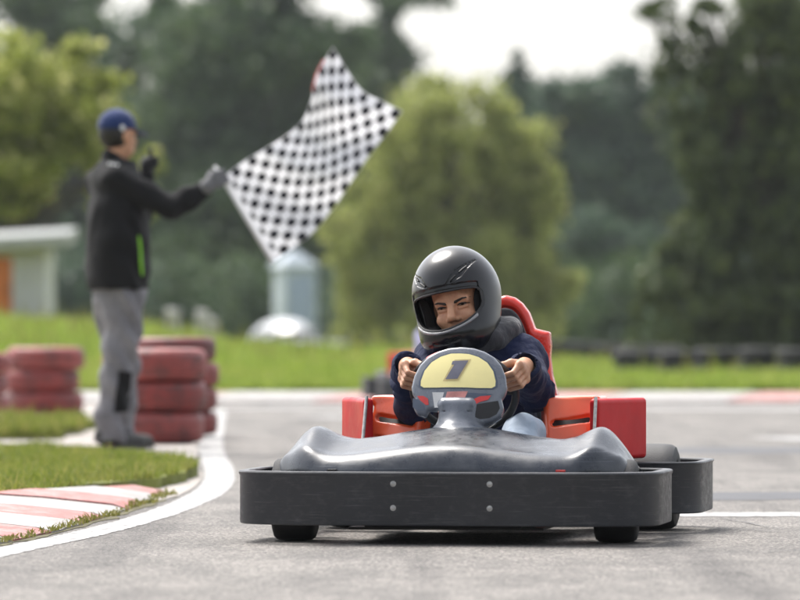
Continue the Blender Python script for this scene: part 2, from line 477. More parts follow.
M['leaf_lime'] = leaf_mat('lime_leaves', (0.17, 0.22, 0.03), (0.36, 0.39, 0.08), 0.55, (0.75, 0.72, 0.34))  # last leaf tone raised, so bright highlights are put into the colour
M['leaf_willow'] = leaf_mat('willow_leaves', (0.22, 0.26, 0.065), (0.38, 0.41, 0.13), 0.55, (0.50, 0.49, 0.20))
M['leaf_dark'] = leaf_mat('dark_leaves', (0.042, 0.078, 0.032), (0.080, 0.128, 0.052), 0.35, (0.12, 0.165, 0.06))
M['leaf_blue'] = leaf_mat('blue_green_leaves', (0.050, 0.088, 0.058), (0.085, 0.135, 0.082), 0.35, (0.11, 0.16, 0.09))
M['leaf_weep'] = leaf_mat('weeping_leaves', (0.045, 0.066, 0.028), (0.095, 0.125, 0.046), 0.35, (0.17, 0.20, 0.065))
M['bark'] = basic('bark', (0.055, 0.045, 0.036), 0.9, 0.3, 5, 0.8, 20)
def tyre_paint(name, col):
    m, N, L, b = new_mat(name)
    n = noise_node(N, L, 9, 8, 0.75)
    r = ramp(N, L, n.outputs[0], [(0.44, (0, 0, 0)), (0.64, (0.9,) * 3)])
    n2 = noise_node(N, L, 3, 3); d = ramp(N, L, n2.outputs[0], [(0.3, mul(col, 0.75)), (0.7, mul(col, 1.2))])
    L.new(mix(N, L, r.outputs[0], d.outputs[0], (0.075, 0.034, 0.032)), b.inputs['Base Color']); setp(b, rough=0.5)
    n3 = noise_node(N, L, 60, 4); bump(N, L, b, n3.outputs[0], 0.4, 0.01); return m
M['tyre_red'] = tyre_paint('red_painted_tyre', (0.27, 0.042, 0.036))
M['tyre_red2'] = tyre_paint('faded_red_painted_tyre', (0.32, 0.065, 0.057))
M['tyre_dark'] = tyre_paint('dirty_red_tyre', (0.20, 0.042, 0.038))
M['tyre_black'] = basic('old_black_tyre', (0.024, 0.024, 0.026), 0.75, 0.3, 8, 0.4, 60)
M['hut_wall'] = basic('whitewashed_wall', (0.58, 0.59, 0.58), 0.8, 0.12, 2, 0.2, 20)
M['hut_roof'] = basic('pale_sheet_roof', (0.36, 0.375, 0.37), 0.5, 0.12, 3)
M['hut_orange'] = basic('orange_door_paint', (0.62, 0.18, 0.035), 0.6, 0.15, 4)
M['booth'] = basic('pale_blue_panel', (0.40, 0.46, 0.52), 0.55, 0.1, 3)
M['booth_dark'] = basic('grey_blue_panel', (0.30, 0.37, 0.50), 0.5, 0.1, 3)
M['car_white'] = basic('white_car_paint', (0.36, 0.37, 0.38), 0.2, 0.03, 2, coat=0.6, coatr=0.05)
M['car_glass'] = basic('car_glass', (0.03, 0.035, 0.04), 0.08, 0.1, 4)
M['stone'] = basic('pale_stone', (0.46, 0.45, 0.43), 0.85, 0.2, 5, 0.4, 30)
M['pole'] = basic('flag_pole', (0.70, 0.70, 0.70), 0.4, 0.05, 10)

# ------------------------------------------------------------------ the ground
def sstep(a, b, x):
    t = np.clip((np.asarray(x, float) - a) / (b - a), 0, 1); return t * t * (3 - 2 * t)
def ground_h(X, Y):
    X = np.asarray(X, float); Y = np.asarray(Y, float)
    crest = np.interp(X * 70.0 / np.maximum(Y, 40), [-8, -5.3, -3.3, -2.65, -2.1, -1.3, 0, 2.1, 4.0, 9], [0.74, 0.72, 0.65, 0.54, 0.37, 0.31, 0.27, 0.14, 0.05, 0.05])
    t = sstep(46.6, 72, Y)
    z = 0.07 * sstep(46.0, 46.8, Y) + t * (crest - 0.07)
    z = z - sstep(76, 104, Y) * (crest + 0.62) * sstep(3.0, -0.5, X * 100.0 / np.maximum(Y, 40))
    return z + 0.035 * np.sin(X * 1.3 + Y * 0.21) * t + 0.02 * np.sin(X * 3.1 + 1.0) * t
def sheet_grid(name, x, y, zf, m, dz=0.0):
    X, Y = np.meshgrid(x, y, indexing='ij')
    Z = zf(X, Y) + dz
    v = np.stack([X.ravel(), Y.ravel(), Z.ravel()], 1)
    n, k = len(x), len(y)
    i = (np.arange(n - 1)[:, None] * k + np.arange(k - 1)[None, :]).ravel()
    f = np.stack([i, i + k, i + k + 1, i + 1], 1)
    return mesh_np(name, v, f, m, smooth=True)
xs = np.concatenate([[-1500, -400, -120, -60], np.linspace(-30, 30, 81), [60, 120, 400, 1500]])
ys = np.concatenate([[-60, 0, 20, 40], np.linspace(44, 90, 60), [110, 140, 180, 240, 400, 900, 2500]])
tag(sheet_grid('ground', xs, ys, ground_h, M['turf'], -0.03), kind='structure')
road = mesh_np('road', [(-80, -20, 0), (80, -20, 0), (80, 46.0, 0), (-80, 46.0, 0)], [(0, 1, 2, 3)], M['asphalt'])
tag(road, kind='structure')

def smooth_curve(pts, n=12):
    pts = [Vector(p) for p in pts]; out = []
    for i in range(len(pts) - 1):
        p0, p1, p2, p3 = pts[max(i - 1, 0)], pts[i], pts[i + 1], pts[min(i + 2, len(pts) - 1)]
        for k in range(n):
            t = k / n
            out.append(0.5 * ((2 * p1) + (p2 - p0) * t + (2 * p0 - 5 * p1 + 4 * p2 - p3) * t * t + (3 * p1 - p0 - 3 * p2 + p3) * t ** 3))
    out.append(pts[-1]); return out
def ribbon(name, pts, wid, z, m, wob=0.0):
    c = smooth_curve([(p[0], p[1], 0) for p in pts], 40); v = []; n = len(c)
    for i, p in enumerate(c):
        t = (c[min(i + 1, n - 1)] - c[max(i - 1, 0)]).normalized(); nn = Vector((-t.y, t.x, 0))
        w = (wid if not callable(wid) else wid(i / (n - 1))) / 2
        v += [(*(p + nn * (w + random.uniform(-wob, wob))).xy, z), (*(p - nn * (w + random.uniform(-wob, wob))).xy, z)]
    return tag(mesh_np(name, v, [(2 * i, 2 * i + 1, 2 * i + 3, 2 * i + 2) for i in range(n - 1)], m), kind='structure')
LINE = [(-2.3, 9.5), (-1.62, 12.0), (-1.34, 14.0), (-1.136, 15.64), (-0.983, 16.85), (-0.838, 18.64), (-0.758, 21.1), (-0.83, 24.0),
        (-1.005, 27.8), (-1.18, 33.0), (-1.38, 39.5), (-1.55, 43.6)]
ribbon('white_edge_line', LINE, 0.135, 0.0016, M['white_paint'], 0.006)
ribbon('white_cross_line', [(0.2, 18.35), (2.0, 18.42), (3.4, 18.52), (6, 18.8)], 0.42, 0.0016, M['white_paint'], 0.012)
ribbon('white_far_line', [(-9, 41.4), (-2, 41.9), (2, 41.6), (5, 41.0), (10, 39.8)], 1.0, 0.0016, M['white_paint'], 0.01)
ribbon('tar_strip', [(0.9, 20.3), (2.4, 20.5), (5, 20.6)], 0.9, 0.0012, M['tar'], 0.03)
ribbon('tar_strip', [(1.2, 27.6), (3.0, 27.9), (6, 28.0)], 1.3, 0.0012, M['tar'], 0.05)
ribbon('white_mark', [(2.15, 30.5), (2.6, 30.6), (3.4, 30.6)], 0.9, 0.0016, M['white_paint'], 0.02)
ribbon('white_mark', [(-0.62, 37.5), (-0.35, 37.6), (-0.15, 37.5)], 1.2, 0.0016, M['white_paint'], 0.02)
# cracks in the asphalt
for cx, cy, cl, ca in [(1.25, 17.0, 0.5, 1.9), (1.32, 16.75, 0.35, 2.4), (-0.2, 14.6, 0.8, 0.25), (0.75, 14.2, 0.5, -0.2), (1.0, 15.2, 0.45, 0.12)]:
    p = [(cx, cy)]; a = ca
    for k in range(7):
        a += random.uniform(-0.5, 0.5); p.append((p[-1][0] + math.cos(a) * cl / 7, p[-1][1] + math.sin(a) * cl / 3))
    ribbon('asphalt_crack', p, lambda t: 0.006 * (1 - abs(2 * t - 1)) + 0.002, 0.003, M['black'], 0.001)

# near kerb, each painted block a piece of its own
kerb = tag(empty('near_kerb', (-1.3, 16.5, 0)), 'low sloped kerb of faded red and white blocks beside the grass', None, kind='structure')
def kerb_edge(Y):
    return np.interp(Y, [9, 11, 13, 14.6, 15.85, 16.85, 18.15, 19.6, 20.6], [-2.7, -2.05, -1.6, -1.37, -1.215, -1.10, -1.01, -0.945, -0.93])
yb = 10.0; k = 0
while yb < 20.4:
    ln = 0.62 if k % 2 else 0.72
    a, bb = yb + 0.010, min(yb + ln, 20.6) - 0.010; dzk = random.uniform(-0.004, 0.004)
    nn = 4; v = []; f = []
    for i in range(nn + 1):
        Y = a + (bb - a) * i / nn; e = float(kerb_edge(Y)) + random.uniform(-0.006, 0.006)
        wd = 0.50 * (1 - 0.75 * max(0, (Y - 18.9) / 1.7)); hh = 0.058 * (1 - 0.35 * max(0, (Y - 19.2) / 1.4))
        for q, (dx, z) in enumerate([(0, -0.02), (0, 0.008), (0.10, 0.022), (0.6, hh * 0.8), (1.0, hh), (1.0, -0.02)]):
            v.append((e - dx * wd + 1.3, Y - 16.5 + (0.10 * dx), z + (dzk if z > 0.01 else 0)))
        if i:
            o0 = (i - 1) * 6; f += [(o0 + q, o0 + q + 1, o0 + q + 7, o0 + q + 6) for q in range(5)]
    f += [(0, 1, 2, 3, 4, 5), tuple(nn * 6 + q for q in range(5, -1, -1))]
    mesh_np('kerb_block', v, f, M['kerb_red'] if k % 2 else M['kerb_white'], kerb, sharp=40)
    yb += ln; k += 1
# far kerb across the track
fk = tag(empty('far_kerb', (0, 45, 0)), 'far kerb of red and white blocks below the green embankment', None, kind='structure')
xb = -9.0; k = 0
def fkY(X): return 44.7 - 0.035 * max(0, X) ** 1.5 * 0.6
while xb < 9:
    ln = 1.15 if k % 2 == 0 else 0.62
    v = []
    for X in (xb + 0.01, xb + ln - 0.01):
        Y = fkY(X)
        v += [(X, Y - 45, -0.02), (X, Y - 45, 0.02), (X + 0.25, Y - 43.9, 0.05), (X + 0.45, Y - 43.2, 0.07), (X + 0.45, Y - 43.2, -0.02)]
    f = [(q, q + 1, q + 6, q + 5) for q in range(4)] + [(0, 1, 2, 3, 4), (9, 8, 7, 6, 5)]
    mesh_np('kerb_block', v, f, M['far_red'] if k % 2 else M['kerb_white'], fk, sharp=40)
    xb += ln; k += 1

# infield on the left: concrete strips and grass beds
def bed(name, pts, z, m, jag=0.0, side=True):
    c = smooth_curve([(p[0], p[1], 0) for p in pts] + [(pts[0][0], pts[0][1], 0)], 8)[:-1]
    c = [Vector((p.x + random.uniform(-jag, jag), p.y + random.uniform(-jag, jag) * 2, 0)) for p in c]
    n = len(c); v = [(p.x, p.y, z) for p in c] + [(p.x, p.y, -0.02) for p in c]
    f = [tuple(range(n))[::-1]] + [(i, (i + 1) % n, n + (i + 1) % n, n + i) for i in range(n)]
    o = mesh_np(name, v, f, m)
    bm = bmesh.new(); bm.from_mesh(o.data); bmesh.ops.recalc_face_normals(bm, faces=bm.faces)
    bm.to_mesh(o.data); bm.free()
    return tag(o, kind='structure'), np.array([(p.x, p.y) for p in c])
GRASS_A = [(-8, 21.0), (-3, 20.3), (-1.75, 19.0), (-1.50, 18.9), (-1.36, 19.6), (-1.22, 20.4), (-1.06, 20.9), (-0.95, 21.6), (-0.90, 22.6), (-0.93, 23.6), (-1.10, 24.7), (-1.4, 25.6), (-2.2, 26.2), (-4, 26.6), (-8, 26.8)]
bed('concrete_path', [(-9, 24.5), (-2, 24.0), (-1.25, 24.2), (-1.02, 25.2), (-1.06, 27.5), (-1.22, 29.5), (-1.38, 31.5), (-2.4, 32.6), (-9, 32.8)], 0.016, M['concrete'])
bed('concrete_apron', [(-1.05, 19.75), (-0.90, 19.9), (-0.845, 21.2), (-0.86, 22.8), (-0.90, 23.6), (-1.0, 23.4), (-1.12, 21.2)], 0.003, M['concrete'])
_, polyA = bed('grass_bed', GRASS_A, 0.045, M['turf'], 0.02)
_, polyB = bed('grass_bed', [(-9, 29.6), (-2.6, 29.5), (-2.0, 30.2), (-1.92, 31.9), (-2.0, 32.5), (-2.5, 32.9), (-9, 33.1)], 0.05, M['turf'], 0.02)
bed('concrete_pad', [(-9, 33.2), (-2.4, 33.1), (-1.75, 34.5), (-1.62, 41.0), (-1.66, 43.2), (-9, 43.4)], 0.012, M['concrete'])
SOIL = [(-1.18, 15.9), (-1.06, 16.95), (-0.97, 18.2), (-0.905, 19.55), (-0.88, 20.4), (-0.93, 20.75), (-0.965, 19.6), (-1.03, 18.2), (-1.12, 16.9), (-1.235, 15.85)]
_, polyS = bed('soil_strip', SOIL, 0.0022, M['soil'], 0.022)

def in_poly(px, py, poly):
    c = np.zeros(len(px), bool); j = len(poly) - 1
    for i in range(len(poly)):
        a, b_ = poly[i], poly[j]
        t = ((a[1] > py) != (b_[1] > py)) & (px < (b_[0] - a[0]) * (py - a[1]) / (b_[1] - a[1] + 1e-12) + a[0])
        c ^= t; j = i
    return c
def blades(name, x, y, z, hmin, hmax, wid, m, lean=0.5, kind='stuff', rng=RNG):
    n = len(x); a = rng.uniform(0, 6.283, n); h = rng.uniform(hmin, hmax, n) * rng.uniform(0.6, 1.0, n)
    pn = vnoise(np.stack([x, y * 0.6, 0 * x], 1), 77, 1.6, 3); h = h * np.clip(0.75 + 0.38 * pn, 0.25, 1.7); h = np.where(rng.random(n) < 0.015, h * 1.7, h)
    dx, dy = np.cos(a) * wid, np.sin(a) * wid
    la = rng.uniform(0, 6.283, n); ll = rng.uniform(0, lean, n) * h
    lx, ly = np.cos(la) * ll, np.sin(la) * ll
    b0 = np.stack([x - dx, y - dy, z], 1); b1 = np.stack([x + dx, y + dy, z], 1)
    m0 = np.stack([x - dx * .7 + lx * .35, y - dy * .7 + ly * .35, z + h * .6], 1); m1 = np.stack([x + dx * .7 + lx * .35, y + dy * .7 + ly * .35, z + h * .6], 1)
    t = np.stack([x + lx, y + ly, z + h], 1)
    v = np.stack([b0, b1, m1, m0, t], 1).reshape(-1, 3)
    i = np.arange(n) * 5
    f = [*zip(i, i + 1, i + 2, i + 3)]
    tri = np.concatenate([np.stack([i, i + 1, i + 2], 1), np.stack([i, i + 2, i + 3], 1), np.stack([i + 3, i + 2, i + 4], 1)])
    o = mesh_np(name, v, tri, m)
    return tag(o, kind=kind)
def scatter(poly, n, xlim, ylim, clump=0.0):
    x = RNG.uniform(*xlim, n * 3); y = RNG.uniform(*ylim, n * 3)
    k_ = in_poly(x, y, poly); x, y = x[k_], y[k_]
    d = np.clip(0.5 + 0.55 * vnoise(np.stack([x, y * 0.5, 0 * x], 1), 78, 2.2, 3), 0, 1)
    k_ = RNG.random(len(x)) > clump * d; return x[k_][:n], y[k_][:n]
x, y = scatter(polyA, 70000, (-2.6, -0.88), (18.9, 26.8), 0.85)
o = blades('near_grass', x, y, np.full(len(x), 0.04), 0.025, 0.075, 0.0032, M['grass'], 0.9)
tag(o, 'short patchy grass in the bed beside the near kerb', 'grass')
x, y = scatter(polyB, 26000, (-3.6, -1.85), (29.4, 33.2), 0.4)
o = blades('strip_grass', x, y, np.full(len(x), 0.045), 0.04, 0.13, 0.006, M['grass'], 0.8)
tag(o, 'grass strip in front of the low red tyre stacks', 'grass')
x, y = scatter(polyS, 3000, (-1.25, -0.86), (15.8, 20.8), 0.9)
o = blades('edge_moss', x, y, np.full(len(x), 0.01), 0.006, 0.026, 0.004, M['moss'], 1.2)
tag(o, 'yellow moss and weeds along the kerb edge', 'moss')
n = 190000
y = 46.9 + (RNG.random(n) ** 1.6) * 42; x = RNG.uniform(-1, 1, n) * (y * 0.088 + 0.6)
o = blades('field_grass', x, y, ground_h(x, y) - 0.035, 0.05, 0.17, 0.012, M['grass_far'], 0.9)
tag(o, 'bright green grass covering the embankment behind the track', 'grass')
n = 700
y = RNG.uniform(58, 80, n); x = RNG.uniform(-1, 1, n) * (y * 0.088 + 0.6)
o = blades('tall_weeds', x, y, ground_h(x, y) - 0.03, 0.2, 0.5, 0.016, M['moss'], 0.6)
tag(o, 'taller pale weeds sticking out of the embankment grass', 'weeds')

# ------------------------------------------------------------------ the racing kart (local: x = picture right, y = towards its rear)
KART_LOC, KART_RZ = Vector((0.17, 16.12, 0.0)), R(-9)
KM = Matrix.Translation(KART_LOC) @ Matrix.Rotation(KART_RZ, 4, 'Z')
kart = empty('racing_kart', KART_LOC, KART_RZ)
tag(kart, 'grey racing kart with red side panels and a yellow number 1 board', 'kart', 'karts on the track')

def belt_path(pts, rads, seg=8):           # rounded polyline in the plane
    out = [Vector(pts[0])]
    for i in range(1, len(pts) - 1):
        p, a, b_ = Vector(pts[i]), Vector(pts[i - 1]), Vector(pts[i + 1])
        da, db = (a - p).normalized(), (b_ - p).normalized(); r = rads[i - 1]
        ang = da.angle(db); tl = min(r / math.tan(ang / 2), (a - p).length * 0.49, (b_ - p).length * 0.49)
        s0, s1 = p + da * tl, p + db * tl
        for k in range(seg + 1):
            t = k / seg; out.append((1 - t) ** 2 * s0 + 2 * t * (1 - t) * p + t * t * s1)
    out.append(Vector(pts[-1])); return out
def belt(name, path, prof, m, parent):     # prof: (outward, z); outward lies to the right of the path direction
    v = []; f = []; n = len(prof); K = len(path)
    for i, p in enumerate(path):
        t = (path[min(i + 1, K - 1)] - path[max(i - 1, 0)]).normalized(); nn = Vector((t.y, -t.x))
        v += [(p.x + nn.x * o_, p.y + nn.y * o_, z) for o_, z in prof]
    for i in range(K - 1):
        for k in range(n):
            k2 = (k + 1) % n; f.append((i * n + k, (i + 1) * n + k, (i + 1) * n + k2, i * n + k2))
    f += [tuple(range(n)), tuple((K - 1) * n + k for k in range(n - 1, -1, -1))]
    return mesh_np(name, v, f, m, parent, sharp=40)
def belt_profile(z0, z1, th=0.024):
    e = 0.007
    return [(0, z0 + e), (0, z1 - 0.016), (0.003, z1 - 0.012), (0.004, z1 - 0.005), (0.001, z1 - 0.001), (-0.004, z1), (-th - 0.003, z1), (-th - 0.006, z1 - 0.004),
            (-th, z1 - 0.012), (-th, z0 + 0.004), (-th + 0.004, z0), (-e, z0), (-0.002, z0 + 0.002)]
HW = 0.652
fb = belt_path([(-0.44, 0.30), (-HW, 0.24), (-HW, -0.22), (-0.42, -0.305), (0.42, -0.305), (HW, -0.22), (HW, 0.24), (0.44, 0.30)], [0.10, 0.17, 0.30, 0.30, 0.17, 0.10])
bumper = belt('front_bumper', fb, belt_profile(0.058, 0.222), M['bumper'], kart)
tag(bumper, 'scuffed dark grey front bumper belt')
for u in (-0.145, 0.150):
    for z in (0.186, 0.113):
        mb = MB(); Mx = Matrix.Translation((u, -0.3045, z)) @ Matrix.Rotation(R(90), 4, 'X')
        mb.lathe([(0.0001, 0.0035), (0.004, 0.0034), (0.0062, 0.0025), (0.0072, 0.001), (0.0092, 0.001), (0.0092, -0.002), (0.0001, -0.002)], 16, Mx)
        mb.build('bolt', M['steel'], bumper)
rb = belt_path([(0.30, 0.80), (HW, 0.80), (HW, 1.36), (-HW, 1.36), (-HW, 0.80), (-0.30, 0.80)], [0.12, 0.14, 0.14, 0.12])
rearb = belt('rear_bumper', rb[::-1] if False else rb, [(-o_, z) for o_, z in belt_profile(0.060, 0.226)][::-1], M['bumper'], kart)
# the outward side of this path is to its left, hence the mirrored profile
for s_ in (-1, 1):
    sp = belt_path([(s_ * 0.55, 0.22), (s_ * 0.60, 0.45), (s_ * 0.55, 0.84)], [0.2])
    belt('side_bumper', sp, [(-0.012, 0.07), (-0.012, 0.19), (0.012, 0.19), (0.012, 0.07)], M['bumper'], kart)
    mb = MB(); mb.box((HW * s_ + 0.002 * s_, 1.10, 0.15), (0.006, 0.008, 0.022), bev=0.003); mb.build('bumper_clip', M['black'], rearb)

# wheels
def kart_wheel(u, v, r_, w, steer, mt):
    e = empty('wheel', (u, v, r_)); e.parent = kart; e.rotation_euler = (0, 0, steer)
    A = Matrix.Rotation(R(90), 4, 'Y'); h_ = w / 2
    prof = [(r_ * 0.50, -h_ * 0.80), (r_ * 0.62, -h_ * 0.98), (r_ * 0.80, -h_ * 1.0), (r_ * 0.92, -h_ * 0.93), (r_ * 0.975, -h_ * 0.80), (r_ * 0.995, -h_ * 0.5), (r_, 0),
            (r_ * 0.995, h_ * 0.5), (r_ * 0.975, h_ * 0.80), (r_ * 0.92, h_ * 0.93), (r_ * 0.80, h_ * 1.0), (r_ * 0.62, h_ * 0.98), (r_ * 0.50, h_ * 0.80)]
    mb = MB().lathe(prof, 48, A); mb.build('tyre', mt, e)
    rp = [(r_ * 0.52, -h_ * 0.82), (r_ * 0.55, -h_ * 0.86), (r_ * 0.50, -h_ * 0.7), (r_ * 0.40, -h_ * 0.3), (r_ * 0.16, -h_ * 0.25), (r_ * 0.16, h_ * 0.3), (r_ * 0.40, h_ * 0.35), (r_ * 0.50, h_ * 0.7), (r_ * 0.55, h_ * 0.86), (r_ * 0.52, h_ * 0.82)]
    MB().lathe(rp, 32, A).build('rim', M['alloy'], e)
    MB().lathe([(0.0001, -h_ * 0.6), (0.018, -h_ * 0.6), (0.022, -h_ * 0.5), (0.022, h_ * 0.5), (0.018, h_ * 0.6), (0.0001, h_ * 0.6)], 20, A, False).build('hub', M['black_metal'], e)
    return e
kart_wheel(-0.50, 0, 0.128, 0.135, R(4), M['tyre']); kart_wheel(0.50, 0, 0.128, 0.135, R(4), M['tyre'])
kart_wheel(-0.487, 1.05, 0.140, 0.185, 0, M['tyre_dusty']); kart_wheel(0.487, 1.05, 0.140, 0.185, 0, M['tyre_dusty'])
# chassis
mb = MB().box((0, 0.26, 0.047), (0.30, 0.46, 0.004), bev=0.002); mb.build('floor_tray', M['black_metal'], kart)
mb = MB()
for s_ in (-1, 1):
    mb.tube([(s_ * 0.22, -0.25, 0.065), (s_ * 0.28, 0.05, 0.065), (s_ * 0.32, 0.45, 0.065), (s_ * 0.31, 0.9, 0.068), (s_ * 0.27, 1.30, 0.09)], 0.015, 12)
    mb.tube([(s_ * 0.24, -0.24, 0.07), (s_ * 0.24, -0.276, 0.10)], 0.012, 10)
    mb.tube([(s_ * 0.30, 0.40, 0.07), (s_ * 0.60, 0.42, 0.12)], 0.011, 10)
mb.tube([(-0.24, -0.25, 0.065), (0.24, -0.25, 0.065)], 0.015, 12); mb.tube([(-0.27, 1.30, 0.09), (0.27, 1.30, 0.09)], 0.015, 12)
mb.tube([(-0.44, 0, 0.125), (0.44, 0, 0.125)], 0.013, 12)
mb.build('chassis_frame', M['black_metal'], kart)
MB().tube([(-0.55, 1.05, 0.14), (0.55, 1.05, 0.14)], 0.02, 16).build('rear_axle', M['steel'], kart)
mb = MB().box((0.30, 1.02, 0.20), (0.09, 0.11, 0.10), bev=0.015)
for k in range(7): mb.box((0.30, 0.98, 0.30 + 0.013 * k), (0.07 - 0.003 * k, 0.07, 0.0035))
mb.tube([(0.30, 1.1, 0.27), (0.32, 1.2, 0.26), (0.2, 1.27, 0.22), (-0.05, 1.28, 0.2)], [0.018, 0.018, 0.03, 0.04], 12)
mb.build('engine', M['black_metal'], kart)

# hood with the two wheel humps
CR = np.array([(0, .352), (.08, .349), (.15, .338), (.25, .321), (.32, .313), (.37, .322), (.41, .342), (.445, .357), (.475, .340), (.51, .298), (.54, .255), (.562, .215)])
NU, NV = 161, 56
us = np.linspace(-0.562, 0.562, NU)
ufine = np.linspace(-0.6, 0.6, 1201); cf = np.interp(np.abs(ufine), CR[:, 0], CR[:, 1])
g = np.exp(-0.5 * (np.arange(-30, 31) / 11.0) ** 2); g /= g.sum()
cf = np.convolve(np.pad(cf, 30, mode='edge'), g, 'valid')
crest = np.interp(us, ufine, cf)
tv = np.linspace(0, 1, NV)
V = []
for i, u in enumerate(us):
    a = abs(u); vf = -0.272 + 0.235 * (a / 0.562) ** 5.0; vb = 0.27 - 0.10 * (a / 0.562) ** 4
    zc = crest[i]; zb = 0.205
    for t in tv:
        v_ = vf + (vb - vf) * t
        hump = math.exp(-((a - 0.445) / 0.05) ** 2); mid_ = math.exp(-(a / 0.20) ** 2)
        # steep nose, broad sloping top, fall-off at the back
        zf = min(0.262 + 0.036 * math.exp(-(a / 0.24) ** 2) + 0.030 * hump, zb + (zc - zb) * 0.80)
        th = min(t / 0.17, 1.0); nose = (1 - (1 - th) ** 2.6) ** 0.85
        top = float(sstep(0.05, 0.62, t))
        z = zb + (zf - zb) * nose + (zc - zf) * top
        z = zb + (z - zb) * (1 - 0.45 * float(sstep(0.70, 1.0, t)))
        z += 0.0009 * math.sin(u * 23 + 3 * t) * math.sin(t * 7 + u * 5)
        V.append((u, v_, z))
nf = []
for i in range(NU - 1):
    for j in range(NV - 1): nf.append((i * NV + j, (i + 1) * NV + j, (i + 1) * NV + j + 1, i * NV + j + 1))
hood = mesh_np('hood', V, np.array(nf), M['hood'], kart, smooth=True)
sm = hood.modifiers.new('thickness', 'SOLIDIFY'); sm.thickness = 0.006; sm.offset = -1
tag(hood, 'glossy dark grey moulded nose hood with two humps')
MB().box((0.36, -0.255, 0.2255), (0.014, 0.012, 0.003), bev=0.001).build('hood_clip', M['decal_red'], hood)
MB().box((-0.34, -0.262, 0.2255), (0.014, 0.012, 0.003), bev=0.001).build('hood_clip', M['black'], hood)

# fairing: leaning board, neck and foot
BC = Vector((-0.012, 0.17, 0.468)); TILT = R(24)
BU, BN = Vector((0, math.sin(TILT), math.cos(TILT))), Vector((0, -math.cos(TILT), math.sin(TILT)))   # up along the board, outward normal
BM = Matrix(((1, 0, 0, BC.x), (0, -BN.y, BU.y, BC.y), (0, -BN.z, BU.z, BC.z), (0, 0, 0, 1)))           # local x, y = inward, z = up along board
SB = 319.0
def bp(px, py): return ((px - 459.5) / SB, (388.0 - py) / SB / math.cos(TILT) * 0.985)
half = [(459.5, 347.2), (472, 348.2), (483, 351.5), (493, 357), (500.5, 365), (505.5, 376), (507.5, 388), (506, 394), (502.5, 399), (504, 408), (500, 414), (491, 416.5), (484, 415), (478, 412)]
halfr = half[:8] + [(503, 399), (505.5, 408), (503, 416), (495, 421.5), (484, 424), (475, 422), (470, 415), (467.5, 411)]
OUT = [bp(*p) for p in halfr] + [bp(431, 411), bp(429, 415)] + [bp(919 - p[0], p[1]) for p in half[::-1][2:-1]]
def bulge(x, z): return 0.022 * (1 - np.clip((x / 0.155) ** 2, 0, 1.3)) + 0.010 * (1 - np.clip((z / 0.11) ** 2, 0, 1.5))
S = SDF((-0.20, 0.02, 0.29), (0.18, 0.36, 0.64), 0.003)
def fboard(x, y, z):
    d2 = poly2d(OUT, x, z); w = y + bulge(x, z) - 0.016
    dd = np.abs(w) - 0.016; a_ = d2 + 0.010; b_ = dd + 0.010
    return np.sqrt(np.maximum(a_, 0) ** 2 + np.maximum(b_, 0) ** 2) + np.minimum(np.maximum(a_, b_), 0) - 0.010
S.add(fboard, (-0.165, -0.06, -0.11), (0.165, 0.06, 0.14), 0, 'u', BM)
S.box((-0.012, 0.146, 0.385), (0.057, 0.040, 0.052), 0.018, 0.012)
S.cone((-0.012, 0.140, 0.380), (-0.012, 0.115, 0.335), 0.050, 0.056, 0.02)
S.ell((-0.012, 0.115, 0.338), (0.085, 0.080, 0.018), 0.03)
S.add(f_box((0, 0, 0), (0.2, 0.0022, 0.0018), 0.001), (-0.2, -0.003, -0.003), (0.2, 0.003, 0.003), 0.002, 's', Matrix.Translation((-0.012, 0.1045, 0.398)))
fairing = S.build('steering_fairing', M['fairing'], kart)
tag(fairing, 'grey steering fairing board carrying the yellow number 1')

def on_board(x, z, lift): return BM @ Vector((x, -float(bulge(x, z)) - lift, z))
def decal(name, pts, m, lift, parent, rings=7):
    pts = np.array(pts); c = pts.mean(0); n = len(pts); v = [on_board(c[0], c[1], lift)]; f = []
    for r_ in range(1, rings + 1):
        for p in pts: q = c + (p - c) * r_ / rings; v.append(on_board(q[0], q[1], lift))
    for i in range(n):
        f.append((0, 1 + i, 1 + (i + 1) % n))
        for r_ in range(rings - 1):
            a0 = 1 + r_ * n; a1 = a0 + n; f.append((a0 + i, a1 + i, a1 + (i + 1) % n, a0 + (i + 1) % n))
    o = mesh_np(name, v, f, m, parent)
    bm = bmesh.new(); bm.from_mesh(o.data); bmesh.ops.recalc_face_normals(bm, faces=bm.faces); bm.to_mesh(o.data); bm.free()
    for p in o.data.polygons: p.use_smooth = True
    return o
def rounded(pts, r_=0.012, seg=5):
    P = [Vector(p) for p in pts]; out = []
    for i in range(len(P)):
        p, a, b_ = P[i], P[i - 1], P[(i + 1) % len(P)]
        da, db = (a - p), (b_ - p); t_ = min(r_, da.length * .45, db.length * .45); s0 = p + da.normalized() * t_; s1 = p + db.normalized() * t_
        for k in range(seg + 1):
            t = k / seg; out.append((1 - t) ** 2 * s0 + 2 * t * (1 - t) * p + t * t * s1)
    return [tuple(p) for p in out]
def dens(pts, step=0.012):
    out = []
    for i in range(len(pts)):
        a, b_ = Vector(pts[i]), Vector(pts[(i + 1) % len(pts)]); n = max(1, int((b_ - a).length / step))
        out += [tuple(a + (b_ - a) * k / n) for k in range(n)]
    return out
hp = [(459, 355.5), (468, 356), (478, 359), (487, 364.5), (493.5, 373), (496.5, 383), (496.5, 388), (493, 390.3), (480, 391)]
PLATE = [bp(*p) for p in hp] + [bp(918 - p[0], p[1] - 0.4) for p in hp[::-1][:-1]]
plate = decal('number_plate', dens(PLATE), M['yellow'], 0.0024, fairing, 10)
def inset(pts, d):
    c = np.mean(np.array(pts), 0); return [tuple(c + (np.array(p) - c) * (1 + d)) for p in pts]
decal('plate_border', dens(inset(PLATE, 0.055)), M['decal_blue'], 0.0012, fairing, 10)
